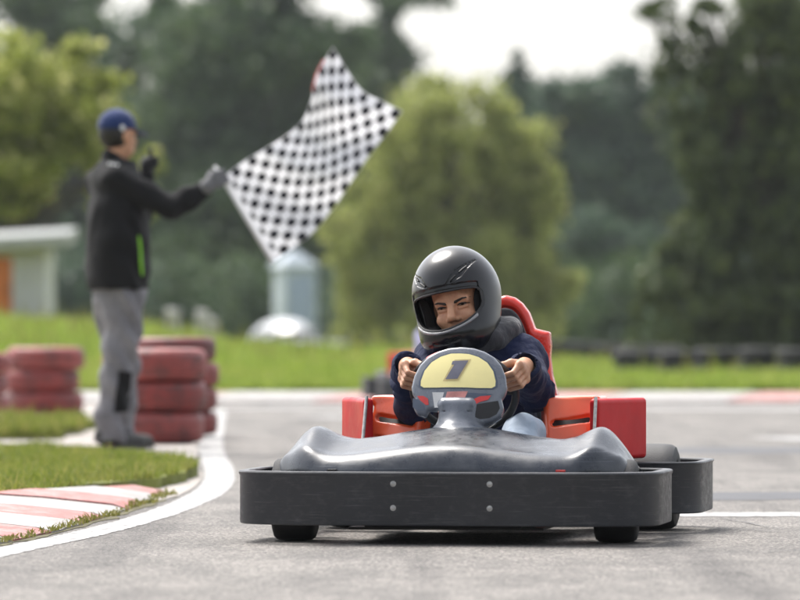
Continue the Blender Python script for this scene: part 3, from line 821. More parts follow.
ONE = [(456.6, 363.8), (468.5, 363.2), (458.8, 382.4), (446.6, 382.8)]
decal('digit_serif', dens([bp(*p) for p in [(452.6, 364.0), (458.0, 363.7), (456.0, 367.6), (451.6, 367.9)]], 0.006), M['digit'], 0.0050, fairing, 3)
digit = decal('digit', dens([bp(*p) for p in ONE], 0.006), M['digit'], 0.0046, fairing, 4)
oc = np.mean(np.array(ONE), 0)
ONEB = [(454.5, 362.4), (471.0, 361.7), (460.0, 384.0), (444.2, 384.4)]
decal('digit_outline', dens([bp(*p) for p in ONEB], 0.006), M['tan'], 0.0036, fairing, 4)
decal('faded_emblem', dens([bp(*p) for p in [(449, 395), (470, 394.5), (466, 404), (461, 408), (457, 402), (453, 407), (447, 404)]]), M['decal_pink'], 0.002, fairing, 4)
decal('white_flash', dens([bp(*p) for p in [(434, 395), (446, 395.5), (443, 410), (437, 410)]]), M['decal_white'], 0.0016, fairing, 4)
decal('slate_flash', dens([bp(*p) for p in [(470, 396), (495, 396), (480, 400), (471, 406), (466, 412), (461, 412), (464, 402)]]), M['decal_blue'], 0.0016, fairing, 4)
decal('red_flash', dens([bp(*p) for p in [(470, 409), (474, 403), (482, 399), (493, 397.5), (490, 402), (482, 404.5), (475, 409)]]), M['decal_red'], 0.0022, fairing, 4)
decal('dark_lobe_decal', dens([bp(*p) for p in [(473, 411), (480, 406.5), (491, 404), (500, 402), (502, 409), (499, 415), (492, 419), (483, 420.5), (475, 418)]]), M['black'], 0.0016, fairing, 5)  # shaded underside of the lobe put into a flat black decal
decal('dark_lobe_decal', dens([bp(*p) for p in [(414, 399), (420, 401), (427, 408), (428, 412), (420, 412), (414.5, 408)]]), M['decal_blue'], 0.0016, fairing, 5)
decal('red_flash', dens([bp(*p) for p in [(418.5, 397.5), (425, 398), (430, 401), (431, 407), (428, 407), (422, 402)]]), M['decal_red'], 0.0022, fairing, 4)

# side pods with slots
for s_ in (-1, 1):
    S = SDF((0.10, 0.36, 0.16), (0.44, 0.86, 0.50), 0.004)
    Mx = Matrix.Translation((0.288, 0.60, 0.33)) @ Matrix.Rotation(R(12) , 4, 'Z') @ Matrix.Rotation(R(-27), 4, 'X')
    S.box((0, 0.05, 0), (0.086, 0.05, 0.125), 0.014, 0, 'u', Mx)
    S.box((0.29, 0.78, 0.424), (0.082, 0.12, 0.016), 0.012, 0.01)
    for zz, half_ in ((0.036, 0.056), (-0.040, 0.056)):
        S.cone((-half_, -0.004, zz - 0.010), (half_, -0.004, zz + 0.010), 0.0145, 0.0145, 0.002, 's', Mx)
        S.box((0, 0.0, zz), (half_, 0.05, 0.0055), 0.002, 0.002, 's', Mx)
    v, q = S.arrays(); v = v.copy(); v[:, 0] *= s_
    if s_ < 0: q = q[:, ::-1]
    pod = mesh_np('side_pod', v, np.ascontiguousarray(q), M['orange'], kart, smooth=True)
    tag(pod, 'slotted orange side pod panel beside the seat')
    mb = MB(); mb.box((0, 0.055, 0), (0.074, 0.046, 0.11)); ob = [Mx @ Vector(p) for p in mb.v]  # black box behind the slots, their inner shade put into its colour
    mb.v = [(p.x * s_, p.y, p.z) for p in ob]; mb.build('slot_shade_box', M['black'], pod)
    S = SDF((0.32, 0.40, 0.14), (0.60, 0.98, 0.48), 0.004)
    Mr = Matrix.Translation((0.435, 0.70, 0.335)) @ Matrix.Rotation(math.atan2(-0.125, 0.31), 4, 'Z')
    S.box((-0.014, 0.004, 0), (0.017, 0.168, 0.098), 0.014, 0, 'u', Mr)
    S.add(lambda x, y, z: np.sqrt((y - 1.06) ** 2 + (z - 0.14) ** 2) - 0.185, (0.3, 0.8, 0.0), (0.7, 1.3, 0.34), 0.004, 's')
    v, q = S.arrays(); v = v.copy(); v[:, 0] *= s_
    if s_ < 0: q = q[:, ::-1]
    rp_ = mesh_np('side_panel', v, np.ascontiguousarray(q), M['red'], kart, smooth=True)
    tag(rp_, 'glossy red angled side panel')
    mb = MB().tube([(s_ * 0.371, 0.470, 0.25), (s_ * 0.370, 0.515, 0.34), (s_ * 0.369, 0.560, 0.438)], 0.0055, 10); mb.build('edge_strip', M['steel'], kart)
# bucket seat
S = SDF((-0.26, 0.45, 0.06), (0.26, 1.20, 0.60), 0.005)
Ms = Matrix.Translation((0, 0.86, 0.26)) @ Matrix.Rotation(R(-14), 4, 'X')
S.box((0, 0, 0.02), (0.205, 0.24, 0.20), 0.08, 0, 'u', Ms)
S.box((0, -0.05, 0.06), (0.190, 0.26, 0.21), 0.07, 0.004, 's', Ms)
S.add(lambda x, y, z: (y + 0.30) * 0.6 - (z - 0.18) * -0.8 - 0.02 + 0 * x, (-.3, -.4, -.3), (.3, .4, .4), 0, 'u', Ms) if False else None
S.box((0, -0.30, 0.30), (0.3, 0.25, 0.22), 0.05, 0.004, 's', Ms)
seat = S.build('seat', M['grey_seat'], kart)
# red backrest hoop with tabs and a dark pad
BH = [(0, .765), (.030, .757), (.055, .738), (.078, .708), (.092, .672), (.098, .655), (.148, .643), (.152, .600), (.150, .56), (.158, .50), (.172, .45), (.185, .41), (.185, .25)]
BHp = BH + [(-a, z) for a, z in BH[::-1][:-1]]
S = SDF((-0.22, 1.02, 0.22), (0.22, 1.24, 0.80), 0.004)
def fhoop(x, y, z):
    d2 = poly2d(BHp, x, z); w = np.abs(y - 1.135 - (z - 0.5) * 0.08) - 0.036; a_ = d2 + 0.018; b_ = w + 0.018
    return np.sqrt(np.maximum(a_, 0) ** 2 + np.maximum(b_, 0) ** 2) + np.minimum(np.maximum(a_, b_), 0) - 0.018
S.add(fhoop, (-0.2, 1.06, 0.24), (0.2, 1.20, 0.78))
BHi = [(0, .728), (.025, .722), (.045, .705), (.062, .675), (.080, .63), (.100, .56), (.115, .49), (.128, .42), (.130, .25)]
BHi = BHi + [(-a, z) for a, z in BHi[::-1][:-1]]
S.add(lambda x, y, z: np.maximum(poly2d(BHi, x, z), np.abs(y - 1.09 - (z - 0.5) * 0.08) - 0.022), (-0.2, 1.05, 0.24), (0.2, 1.14, 0.78), 0.016, 's')
back = S.build('backrest', M['headrest_red'], kart); tag(back, 'tall glossy red moulded backrest hoop behind the driver')
S = SDF((-0.22, 1.04, 0.22), (0.22, 1.20, 0.80), 0.006)
S.add(lambda x, y, z: np.maximum(poly2d(BHi, x, z) + 0.004, np.abs(y - 1.105 - (z - 0.5) * 0.08) - 0.018), (-0.2, 1.07, 0.24), (0.2, 1.14, 0.78))
S.build('pad', M['collar'], back)

# steering wheel
WC = Vector((-0.030, 0.40, 0.456)); WT = R(40)
WR = 0.163
WU, WN = Vector((0, -math.sin(WT), math.cos(WT))), Vector((0, math.cos(WT), math.sin(WT)))   # up in the wheel plane, axis towards the driver
def wheel_pt(a, r_): return WC + (Vector((math.sin(a), 0, 0)) + WU * math.cos(a)) * r_
def arc_tube(a0, a1, r_, n): return MB().tube([wheel_pt(a0 + (a1 - a0) * k / n, WR) for k in range(n + 1)], r_, 14)
sw = empty('steering_wheel', WC); sw.parent = kart
def off(mb, o_): mb.v = [tuple(Vector(p) - o_) for p in mb.v]; return mb
off(arc_tube(R(-300), R(-38), 0.0125, 44), WC).build('rim', M['black'], sw)
off(arc_tube(R(26), R(60), 0.0125, 8), WC).build('rim_grip', M['black'], sw)
off(arc_tube(R(-38), R(26), 0.0132, 12), WC).build('rim_marker', M['decal_red'], sw)
for a in (R(90), R(-90), R(180)): off(MB().tube([WC, wheel_pt(a, WR * 0.97)], 0.010, 8), WC).build('spoke', M['black_metal'], sw)
mb = MB().tube([WC, WC - WN * 0.16, WC - WN * 0.36 + Vector((0, 0, -0.03))], 0.011, 10); off(mb, WC).build('steering_column', M['steel'], sw)
MB().tube([WC + Vector((0.10, -0.06, -0.02)), WC + Vector((0.11, -0.07, -0.10)), WC + Vector((0.04, -0.12, -0.15))], 0.0028, 8).build('cable', M['black'], kart)
MB().box((0.060, 0.15, 0.362), (0.008, 0.012, 0.008), bev=0.003).build('glint_box', M['steel'], kart)  # small steel box added to stand in for a white glint

# ------------------------------------------------------------------ the driver (same local frame as the kart)
PB = Vector((0, 0.92, 0.10))
def grip_hand(S, C, r, up, n, sc=1.0, k=0.006, rad=1.0):
    """closed hand round a bar: C on the bar, r outwards, up along the bar to the thumb, n away from the finger side"""
    r, up, n = Vector(r), Vector(up), Vector(n)
    P = lambda a, b_, c: tuple(C + (r * a + up * b_ + n * c) * sc)
    kn = []
    for i, (o_, ln) in enumerate(((0.032, 1.0), (0.0108, 1.06), (-0.0105, 1.0), (-0.0305, 0.86))):
        o2 = o_ * 0.97 - 0.004
        kn.append((0.046 - 0.003 * i, o_ * 1.05, 0.016 + 0.002 * i))
        S.chain([P(*kn[-1]), P(0.026, o2, -0.030 * ln), P(-0.013, o2, -0.030 * ln), P(-0.027, o2 - 0.001, -0.008)],
                [0.0106 * sc * rad, 0.0094 * sc * rad, 0.0086 * sc * rad, 0.0076 * sc * rad], 0.0015)
    wr = (0.036, -0.006, 0.086)
    for p in kn: S.cone(P(*p), P(*wr), 0.0135 * sc * rad, 0.020 * sc * rad, 0.010)
    S.cone(P(0.030, 0.0, 0.040), P(*wr), 0.022 * sc * rad, 0.022 * sc * rad, 0.012)
    S.chain([P(0.034, 0.012, 0.068), P(0.016, 0.040, 0.040), P(-0.010, 0.047, 0.022), P(-0.026, 0.043, 0.004)], [0.017 * sc * rad, 0.0135 * sc * rad, 0.0115 * sc * rad, 0.0092 * sc * rad], 0.006)
    return Vector(P(*wr))
HM = Matrix.Translation((-0.116, 0.815, 0.733)) @ Matrix.Rotation(R(-13), 4, 'Z') @ Matrix.Rotation(R(-12), 4, 'Y') @ Matrix.Rotation(R(5), 4, 'X') @ Matrix.Scale(1.05, 4)
HF = Matrix.Translation((-0.100, 0.813, 0.733)) @ Matrix.Rotation(R(-10), 4, 'Z') @ Matrix.Rotation(R(-12), 4, 'Y') @ Matrix.Rotation(R(4), 4, 'X') @ Matrix.Scale(1.13, 4)
SHL, SHR = Vector((-0.175, 0.87, 0.555)), Vector((0.085, 0.87, 0.552))
ELL, ELR = Vector((-0.235, 0.63, 0.405)), Vector((0.165, 0.66, 0.445))
HA = R(69)
S = SDF((-0.36, 0.02, 0.05), (0.34, 1.12, 0.96), 0.0028)
wrists = []
for sgn, sh, el in ((-1, SHL, ELL), (1, SHR, ELR)):
    a = sgn * HA; C = wheel_pt(a, WR)
    r_ = Vector((math.sin(a), 0, 0)) + WU * math.cos(a); t_ = (Vector((math.cos(a), 0, 0)) - WU * math.sin(a)) * (-sgn)
    nb = (WN + Vector((0, 0, -0.35))).normalized()
    w_ = grip_hand(S, C, r_, t_, nb, 0.98); wrists.append(w_)
    S.chain([w_, w_.lerp(el, 0.4), el, sh], [0.025, 0.034, 0.040, 0.052], 0.015)
S.chain([(-0.04, 0.90, 0.56), (-0.02, 0.93, 0.40), (0, 0.94, 0.26), (0, 0.93, 0.17)], [0.105, 0.115, 0.12, 0.125], 0.05)
S.cone(SHL, SHR, 0.07, 0.07, 0.05)
for sgn in (-1, 1):
    kz = 0.318 if sgn > 0 else 0.262
    S.chain([(sgn * 0.085, 0.90, 0.17), (sgn * 0.152, 0.45, kz), (sgn * 0.135, 0.10, 0.13), (sgn * 0.14, 0.03, 0.16)], [0.075, 0.05, 0.034, 0.03], 0.02)
S.cone((-0.08, 0.87, 0.58), tuple(HM @ Vector((0, 0.02, -0.08))), 0.062, 0.062, 0.03)
# head and face, in head coordinates
S.ell((0, 0.005, 0.035), (0.077, 0.098, 0.090), 0.0, 'u', HF)
S.ell((0, -0.030, -0.045), (0.060, 0.066, 0.082), 0.03, 'u', HF)
S.ell((0, -0.074, -0.108), (0.026, 0.022, 0.022), 0.025, 'u', HF)
S.cone((-0.040, -0.082, 0.017), (0.040, -0.082, 0.017), 0.012, 0.012, 0.018, 'u', HF)
S.ell((0, -0.086, 0.030), (0.03, 0.012, 0.02), 0.02, 'u', HF)
for sgn in (-1, 1):
    S.ell((sgn * 0.033, -0.101, -0.002), (0.020, 0.019, 0.011), 0.012, 's', HF)
    S.ell((sgn * 0.040, -0.072, -0.034), (0.019, 0.017, 0.016), 0.022, 'u', HF)
    S.ell((sgn * 0.0135, -0.101, -0.037), (0.0085, 0.010, 0.0075), 0.006, 'u', HF)
    S.cone((sgn * 0.020, -0.0905, 0.0085), (sgn * 0.046, -0.0825, 0.0075), 0.0055, 0.005, 0.006, 'u', HF)     # upper lid fold
    S.cone((sgn * 0.021, -0.0885, -0.0075), (sgn * 0.044, -0.082, -0.0060), 0.0045, 0.004, 0.006, 'u', HF)    # lower lid
    S.ell((sgn * 0.079, 0.012, -0.005), (0.007, 0.018, 0.030), 0.006, 'u', HF)
    S.cone((sgn * 0.021, -0.097, -0.046), (sgn * 0.033, -0.087, -0.066), 0.0022, 0.0022, 0.006, 's', HF)      # smile crease
S.cone((0, -0.094, 0.010), (0, -0.115, -0.030), 0.0085, 0.0125, 0.010, 'u', HF)
S.cone((-0.026, -0.090, -0.0745), (0.026, -0.090, -0.0745), 0.0065, 0.0065, 0.006, 'u', HF)
S.cone((-0.022, -0.088, -0.088), (0.022, -0.088, -0.088), 0.0075, 0.0075, 0.006, 'u', HF)
S.cone((-0.028, -0.098, -0.081), (0.028, -0.098, -0.081), 0.0028, 0.0028, 0.003, 's', HF)
drv = empty('person', KM @ PB, KART_RZ)
tag(drv, 'driver in black full-face helmet and navy jacket gripping the wheel', 'person', 'kart drivers')
bodyo = S.build('body', M['skin'], drv, PB)
def hm_part(mb, name, m, parent):
    mb.v = [tuple(HM @ Vector(p) - PB) for p in mb.v]; return mb.build(name, m, parent)
from mathutils.bvhtree import BVHTree
fbv = BVHTree.FromPolygons([v.co.copy() for v in bodyo.data.vertices], [tuple(p.vertices) for p in bodyo.data.polygons])
def on_face(x, z, lift=0.0):
    o_ = HF @ Vector((x, -0.25, z)) - PB; d_ = (HF.to_3x3() @ Vector((0, 1, 0))).normalized()
    h_ = fbv.ray_cast(o_, d_); return h_[0] - d_ * lift
def face_sheet(name, outline, m, parent, lift, rings=3):
    c = np.mean(np.array(outline), 0); n = len(outline); v = [on_face(c[0], c[1], lift)]; f = []
    for r_ in range(1, rings + 1):
        for p in outline: q = c + (np.array(p) - c) * r_ / rings; v.append(on_face(q[0], q[1], lift if r_ < rings else -0.001))
    for i in range(n):
        f.append((0, 1 + i, 1 + (i + 1) % n))
        for r_ in range(rings - 1):
            a0 = 1 + r_ * n; f.append((a0 + i, a0 + n + i, a0 + n + (i + 1) % n, a0 + (i + 1) % n))
    o = mesh_np(name, v, f, m, parent, smooth=True)
    bm = bmesh.new(); bm.from_mesh(o.data); bmesh.ops.recalc_face_normals(bm, faces=bm.faces); bm.to_mesh(o.data); bm.free()
    return o
for sgn in (-1, 1):
    cx = sgn * 0.0325
    al = [(cx + 0.0135 * math.cos(t), 0.0005 + (0.0034 if math.sin(t) > 0 else 0.0026) * math.sin(t)) for t in np.linspace(0, 2 * math.pi, 20, endpoint=False)]
    e = face_sheet('eye', al, M['eye_white'], drv, 0.0022)
    ir = [(cx - 0.0015 + 0.0066 * math.cos(t), 0.0006 + 0.0031 * math.sin(t)) for t in np.linspace(0, 2 * math.pi, 16, endpoint=False)]
    face_sheet('iris', ir, M['iris'], e, 0.0034, 2)
    lp = [on_face(cx + sgn * x_, z_, 0.0018) for x_, z_ in ((-0.0150, 0.0003), (-0.008, 0.0034), (0.0, 0.0042), (0.008, 0.0034), (0.0165, -0.0005))]
    MB().tube(lp, [0.0012, 0.0021, 0.0026, 0.0024, 0.0012], 8).build('eyelashes', M['hair'], drv)
    bw = [(-0.0225, 0.0095), (-0.0205, 0.0165), (-0.008, 0.0200), (0.006, 0.0232), (0.016, 0.0222), (0.0225, 0.0180), (0.016, 0.0172), (0.006, 0.0168), (-0.006, 0.0125), (-0.015, 0.0085)]
    face_sheet('eyebrow', [(cx + sgn * x_, z_ * 0.95 - 0.0015) for x_, z_ in bw], M['hair'], drv, 0.0026, 4)
lp = [on_face(x_, z_, 0.0012) for x_, z_ in ((-0.025, -0.0810), (-0.012, -0.0812), (0.0, -0.0812), (0.012, -0.0812), (0.025, -0.0810))]
MB().tube(lp, [0.002, 0.0040, 0.0044, 0.0040, 0.002], 8).build('lips', M['lip'], drv)

# jacket: torso and sleeves with open cuffs
S = SDF((-0.40, 0.36, 0.08), (0.36, 1.10, 0.72), 0.0042)
for sgn, sh, el, w_ in ((-1, SHL, ELL, wrists[0]), (1, SHR, ELR, wrists[1])):
    d_ = (el - w_).normalized(); cuff = w_ + d_ * 0.008
    S.chain([cuff, cuff + d_ * 0.02, w_.lerp(el, 0.45), el, sh.lerp(el, 0.5), sh], [0.047, 0.046, 0.050, 0.056, 0.062, 0.067], 0.014)
S.chain([(-0.04, 0.89, 0.565), (-0.02, 0.915, 0.40), (0, 0.93, 0.26), (0, 0.93, 0.19)], [0.118, 0.135, 0.14, 0.14], 0.05)
S.cone(SHL, SHR, 0.078, 0.078, 0.06)
for sgn, el, w_ in ((-1, ELL, wrists[0]), (1, ELR, wrists[1])):
    d_ = (el - w_).normalized()
    S.cone(w_ - d_ * 0.09, w_ + d_ * 0.055, 0.042, 0.036, 0.004, 's')
def folds(v):
    out = np.zeros(len(v))
    for el, w_, sh in ((ELL, wrists[0], SHL), (ELR, wrists[1], SHR)):
        for a, b_, fq, am in ((np.array(w_), np.array(el), 105.0, 0.0075), (np.array(el), np.array(sh), 92.0, 0.0105)):
            ab = b_ - a; L_ = np.linalg.norm(ab); t = ((v - a) @ ab) / L_ ** 2; rr = np.linalg.norm(v - a - np.clip(t, 0, 1)[:, None] * ab, axis=1)
            w = np.exp(-(np.maximum(rr - 0.05, 0) / 0.03) ** 2) * (t > -0.05) * (t < 1.05)
            out += am * w * np.sin(t * L_ * fq + 9 * (v[:, 0] - a[0]) + 2.2 * np.sin(v[:, 2] * 33 + v[:, 0] * 21)) * (0.45 + 0.55 * np.sin(v[:, 0] * 19 + v[:, 1] * 27))
    return out * 1.15 + 0.0036 * np.abs(vnoise(v, 3, 7.0)) - 0.002
jk = S.build('jacket', M['navy'], drv, PB, None, folds)
for sgn, el, w_ in ((-1, ELL, wrists[0]), (1, ELR, wrists[1])):
    d_ = (el - w_).normalized(); mb = MB().tube([w_ + d_ * 0.004 - PB, w_ + d_ * 0.07 - PB], [0.0395, 0.036], 24, False); mb.build('cuff_lining', M['black_cloth'], jk)
# jeans and shoes
S = SDF((-0.28, 0.04, 0.05), (0.28, 1.10, 0.45), 0.005)
for sgn in (-1, 1):
    kz = 0.0 if sgn > 0 else 0.056
    S.chain([(sgn * 0.085, 0.92, 0.17), (sgn * 0.12, 0.66, 0.255 - kz * 0.5), (sgn * 0.152, 0.455, 0.322 - kz), (sgn * 0.143, 0.28, 0.225 - kz * 0.6), (sgn * 0.135, 0.115, 0.14)], [0.09, 0.076, 0.063, 0.056, 0.047], 0.02)
S.build('jeans', M['jeans'], drv, PB, None, lambda v: 0.004 * np.sin(v[:, 1] * 55 + 3 * np.sin(v[:, 0] * 30)) * np.exp(-((v[:, 1] - 0.5) / 0.15) ** 2) + 0.0025 * vnoise(v, 5, 6))
for sgn in (-1, 1):
    S = SDF((sgn * 0.14 - 0.07, -0.12, 0.05), (sgn * 0.14 + 0.07, 0.20, 0.32), 0.005)
    S.chain([(sgn * 0.135, 0.11, 0.10), (sgn * 0.14, 0.05, 0.15), (sgn * 0.145, 0.0, 0.225)], [0.043, 0.042, 0.036], 0.02)
    S.build('shoe', M['shoe'], drv, PB)
# padded collar
S = SDF((-0.34, 0.66, 0.50), (0.14, 1.10, 0.78), 0.004)
nc = Vector((-0.062, 0.865, 0.622))
for k in range(24):
    a = 2 * math.pi * k / 24; a2 = 2 * math.pi * (k + 1) / 24
    def cp(q): return nc + Vector((0.106 * math.cos(q), 0.100 * math.sin(q), 0.006 + 0.020 * math.sin(q) + 0.018 * math.cos(q)))
    rr_ = 0.036 + 0.008 * math.cos(a)
    S.cone(cp(a), cp(a2), rr_, 0.036 + 0.008 * math.cos(a2), 0.01)
S.build('neck_collar', M['collar'], drv, PB, None, lambda v: 0.0035 * np.sin(v[:, 0] * 70 + 40 * v[:, 2]) + 0.002 * vnoise(v, 8, 9))

# helmet in head coordinates
EYE = [(-.114, .002), (-.108, .036), (-.070, .046), (0, .049), (.070, .046), (.108, .036), (.114, .002), (.104, -.030), (.066, -.057), (0, -.069), (-.066, -.057), (-.104, -.030)]
EYE = [tuple(p) for p in smooth_curve([(p[0], p[1], 0) for p in EYE] + [(*EYE[0], 0)], 4)[:-1]]
EYE = [(p[0], p[1]) for p in EYE]
def h_out(x, y, z):
    a = f_ell((0, 0.022, 0.030), (0.134, 0.162, 0.151))(x, y, z); b_ = f_ell((0, -0.040, -0.094), (0.111, 0.125, 0.070))(x, y, z)
    hh = np.maximum(0.09 - np.abs(a - b_), 0) / 0.09
    d = np.minimum(a, b_) - hh * hh * 0.09 * 0.25
    return d
def h_eye(x, y, z): return np.maximum(poly2d(EYE, x, z), y + 0.005)
def h_in(x, y, z):
    a = f_ell((0, 0.018, 0.025), (0.112, 0.138, 0.130))(x, y, z); b_ = f_ell((0, -0.036, -0.096), (0.090, 0.104, 0.090))(x, y, z)
    hh = np.maximum(0.06 - np.abs(a - b_), 0) / 0.06; return np.minimum(a, b_) - hh * hh * 0.06 * 0.25
BLO, BHI = (-0.16, -0.20, -0.19), (0.16, 0.21, 0.21)
S = SDF(BLO, BHI, 0.0026)
S.add(h_out, BLO, BHI)
S.add(lambda x, y, z: np.maximum(np.maximum(poly2d(EYE, x, z) - 0.017, -(h_out(x, y, z) + 0.0045)), np.maximum(np.maximum(y + 0.005, -z - 0.005), np.abs(x) - 0.108)), BLO, BHI, 0.0015, 's')
S.add(h_in, BLO, BHI, 0.004, 's')
S.cone((0, 0.015, -0.04), (0, 0.03, -0.28), 0.090, 0.105, 0.01, 's')
S.add(h_eye, BLO, BHI, 0.003, 's')
def vent_xy(x, z, sgn, hl, hw):
    ca, sa = math.cos(R(38)), math.sin(R(38)); X = (x * sgn - 0.064); Z = z - 0.092
    a = X * ca + Z * sa; b_ = -X * sa + Z * ca
    return np.abs(a) / hl + np.abs(b_) / hw - 1
for sgn in (-1, 1):
    S.add(lambda x, y, z, sgn=sgn: np.maximum(vent_xy(x, z, sgn, 0.052, 0.015) * 0.012, -(h_out(x, y, z) + 0.0035) + 0 * y) + np.where(y > -0.02, 1.0, 0.0), BLO, BHI, 0.001, 's')
def chin(x, y, z): return np.maximum(np.maximum(np.abs(z + 0.108 - 2.2 * x * x) - 0.0045, np.abs(x) - 0.045), -(h_out(x, y, z) + 0.005)) + np.where(y > -0.05, 1.0, 0.0)
S.add(chin, BLO, BHI, 0.002, 's')
helmet = S.build('helmet', M['helmet'], drv, PB, HM)
tag(helmet, 'glossy black full-face helmet with its visor removed')
S = SDF(BLO, BHI, 0.0026)
S.add(lambda x, y, z: np.maximum(np.maximum(np.abs(poly2d(EYE, x, z) + 0.001) - 0.0036, np.abs(h_out(x, y, z) + 0.006) - 0.0055), y + 0.002), BLO, BHI)
S.build('eyeport_seal', M['black'], helmet, PB, HM)
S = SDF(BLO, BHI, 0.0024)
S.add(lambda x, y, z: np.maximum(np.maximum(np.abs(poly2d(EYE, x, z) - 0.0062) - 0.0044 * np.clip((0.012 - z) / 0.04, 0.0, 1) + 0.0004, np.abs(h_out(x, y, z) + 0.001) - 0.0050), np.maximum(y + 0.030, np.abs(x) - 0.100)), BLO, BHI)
S.build('eyeport_highlight_trim', M['highlight_trim'], helmet, PB, HM)  # lower rim lip, its highlight painted as a pale tapering strip
S = SDF(BLO, BHI, 0.003)
S.add(lambda x, y, z: np.maximum(np.maximum(h_in(x, y, z) + 0.001, -(f_ell((0, -0.01, 0.005), (0.083, 0.118, 0.118))(x, y, z))), np.maximum(-h_eye(x, y, z) , -z - 0.12)), BLO, BHI)
S.cone((0, 0.015, -0.04), (0, 0.03, -0.28), 0.078, 0.09, 0.01, 's')
for sgn in (-1, 1): S.add(lambda x, y, z, sgn=sgn: np.maximum(f_ell((sgn * 0.098, -0.036, -0.030), (0.019, 0.060, 0.070))(x, y, z), h_in(x, y, z) - 0.002), BLO, BHI, 0.006)
S.ell((0, -0.045, 0.098), (0.07, 0.07, 0.035), 0.01)
S.build('helmet_lining', M['lining'], helmet, PB, HM)
for sgn in (-1, 1):
    for o_ in (-0.017, 0.017):
        ca, sa = math.cos(R(38)), math.sin(R(38)); cx, cz = 0.064 + o_ * ca, 0.092 + o_ * sa
        pts = []
        for t in (-1, 0, 1):
            X, Z = cx + t * 0.011 * ca, cz + t * 0.011 * sa; lo_, hi_ = -0.25, 0.0
            for _ in range(30):
                md = (lo_ + hi_) / 2
                if float(h_out(np.float64(X), np.float64(md), np.float64(Z))) > 0: lo_ = md
                else: hi_ = md
            pts.append((sgn * X, lo_ + 0.0012, Z))
        hm_part(MB().tube(pts, [0.0022, 0.0030, 0.0022], 8), 'vent', M['black'], helmet)
hm_part(MB().tube([(0.112, 0.0, -0.075), (0.104, -0.03, -0.128), (0.085, -0.01, -0.15)], 0.006, 8), 'chin_strap', M['black_cloth'], helmet)

# ------------------------------------------------------------------ the marshal with the chequered flag
MY = 27.4
def mp(px, py, y=0.0):                      # photo pixel -> marshal-local point, y metres behind his plane
    w = W(px, py, MY + y); return Vector((w.x - W(115, 452, MY).x, y, w.z))
mar = empty('person', (W(115, 452, MY).x, MY, 0.016))
tag(mar, 'marshal in a black jacket, grey trousers and blue cap waving a chequered flag', 'person')
Dz = Vector((0, 0, 0.016))
mB = Vector((0, 0, 0.016))
FD = Vector((math.cos(R(22)), math.sin(R(22)), 0)); SDv = Vector((math.sin(R(22)), -math.cos(R(22)), 0))   # facing, towards his right shoulder
shc = mp(106, 182, 0.0)
s_R, s_L = shc + SDv * 0.165 + FD * 0.01, shc - SDv * 0.165 + FD * 0.02
e_R, w_R, h_R = mp(171, 207, -0.15), mp(204, 189, -0.10), mp(217, 180, -0.08)
e_L, w_L = mp(140, 214, 0.30), mp(146, 178, 0.24)
h_L = mp(147, 168, 0.23)
hip = mp(118, 292, 0.0)
hd = mp(118, 136, 0.02)
kR, aR = mp(117, 372, -0.10), mp(109, 438, -0.10)
kL, aL = mp(124, 372, 0.12), mp(116, 436, 0.12)
hR, hL = hip + SDv * 0.085 - Vector((0, 0, 0.05)), hip - SDv * 0.085 - Vector((0, 0, 0.05))
HX = Matrix.Translation(hd) @ Matrix.Rotation(R(108), 4, 'Z')       # head coordinates: x = his left, -y = face
HX = Matrix.Translation(hd) @ Matrix.Rotation(R(90 + 40), 4, 'Z')
S = SDF((-0.35, -0.45, -0.02), (0.75, 0.55, 1.90), 0.0075)
chest = shc - Vector((0, 0, 0.16))
S.cone(s_R - SDv * 0.05, s_L + SDv * 0.05, 0.058, 0.058, 0.04)
S.chain([shc + Vector((0.03, 0, -0.06)), chest + Vector((0.04, 0, -0.1)), hip], [0.085, 0.09, 0.105], 0.05)
S.chain([s_R, e_R, w_R, h_R], [0.052, 0.040, 0.028, 0.022], 0.02)
S.chain([s_L, e_L, w_L, h_L], [0.052, 0.040, 0.028, 0.022], 0.02)
S.chain([hR, kR, aR], [0.085, 0.056, 0.040], 0.03); S.chain([hL, kL, aL], [0.085, 0.056, 0.040], 0.03)
for a_ in (aR, aL): S.chain([a_ - Vector((0, 0, 0.04)), a_ + FD * 0.10 - Vector((0, 0, 0.05))], [0.036, 0.03], 0.02)
S.cone(shc + Vector((0.01, 0, 0.02)), hd - Vector((0, 0, 0.06)), 0.056, 0.054, 0.03)
S.ell((0, 0.005, 0.035), (0.077, 0.098, 0.095), 0, 'u', HX); S.ell((0, -0.035, -0.045), (0.060, 0.062, 0.080), 0.03, 'u', HX)
S.cone((0, -0.092, 0.008), (0, -0.112, -0.030), 0.009, 0.013, 0.01, 'u', HX)
S.cone((-0.035, -0.082, 0.02), (0.035, -0.082, 0.02), 0.011, 0.011, 0.02, 'u', HX)
S.cone((-0.022, -0.092, -0.07), (0.022, -0.092, -0.07), 0.007, 0.007, 0.008, 'u', HX)
for sgn in (-1, 1):
    S.ell((sgn * 0.033, -0.098, 0.0), (0.017, 0.014, 0.01), 0.01, 's', HX); S.ell((sgn * 0.080, 0.010, -0.005), (0.010, 0.020, 0.032), 0.008, 'u', HX)
S.build('body', M['skin'], mar, mB)
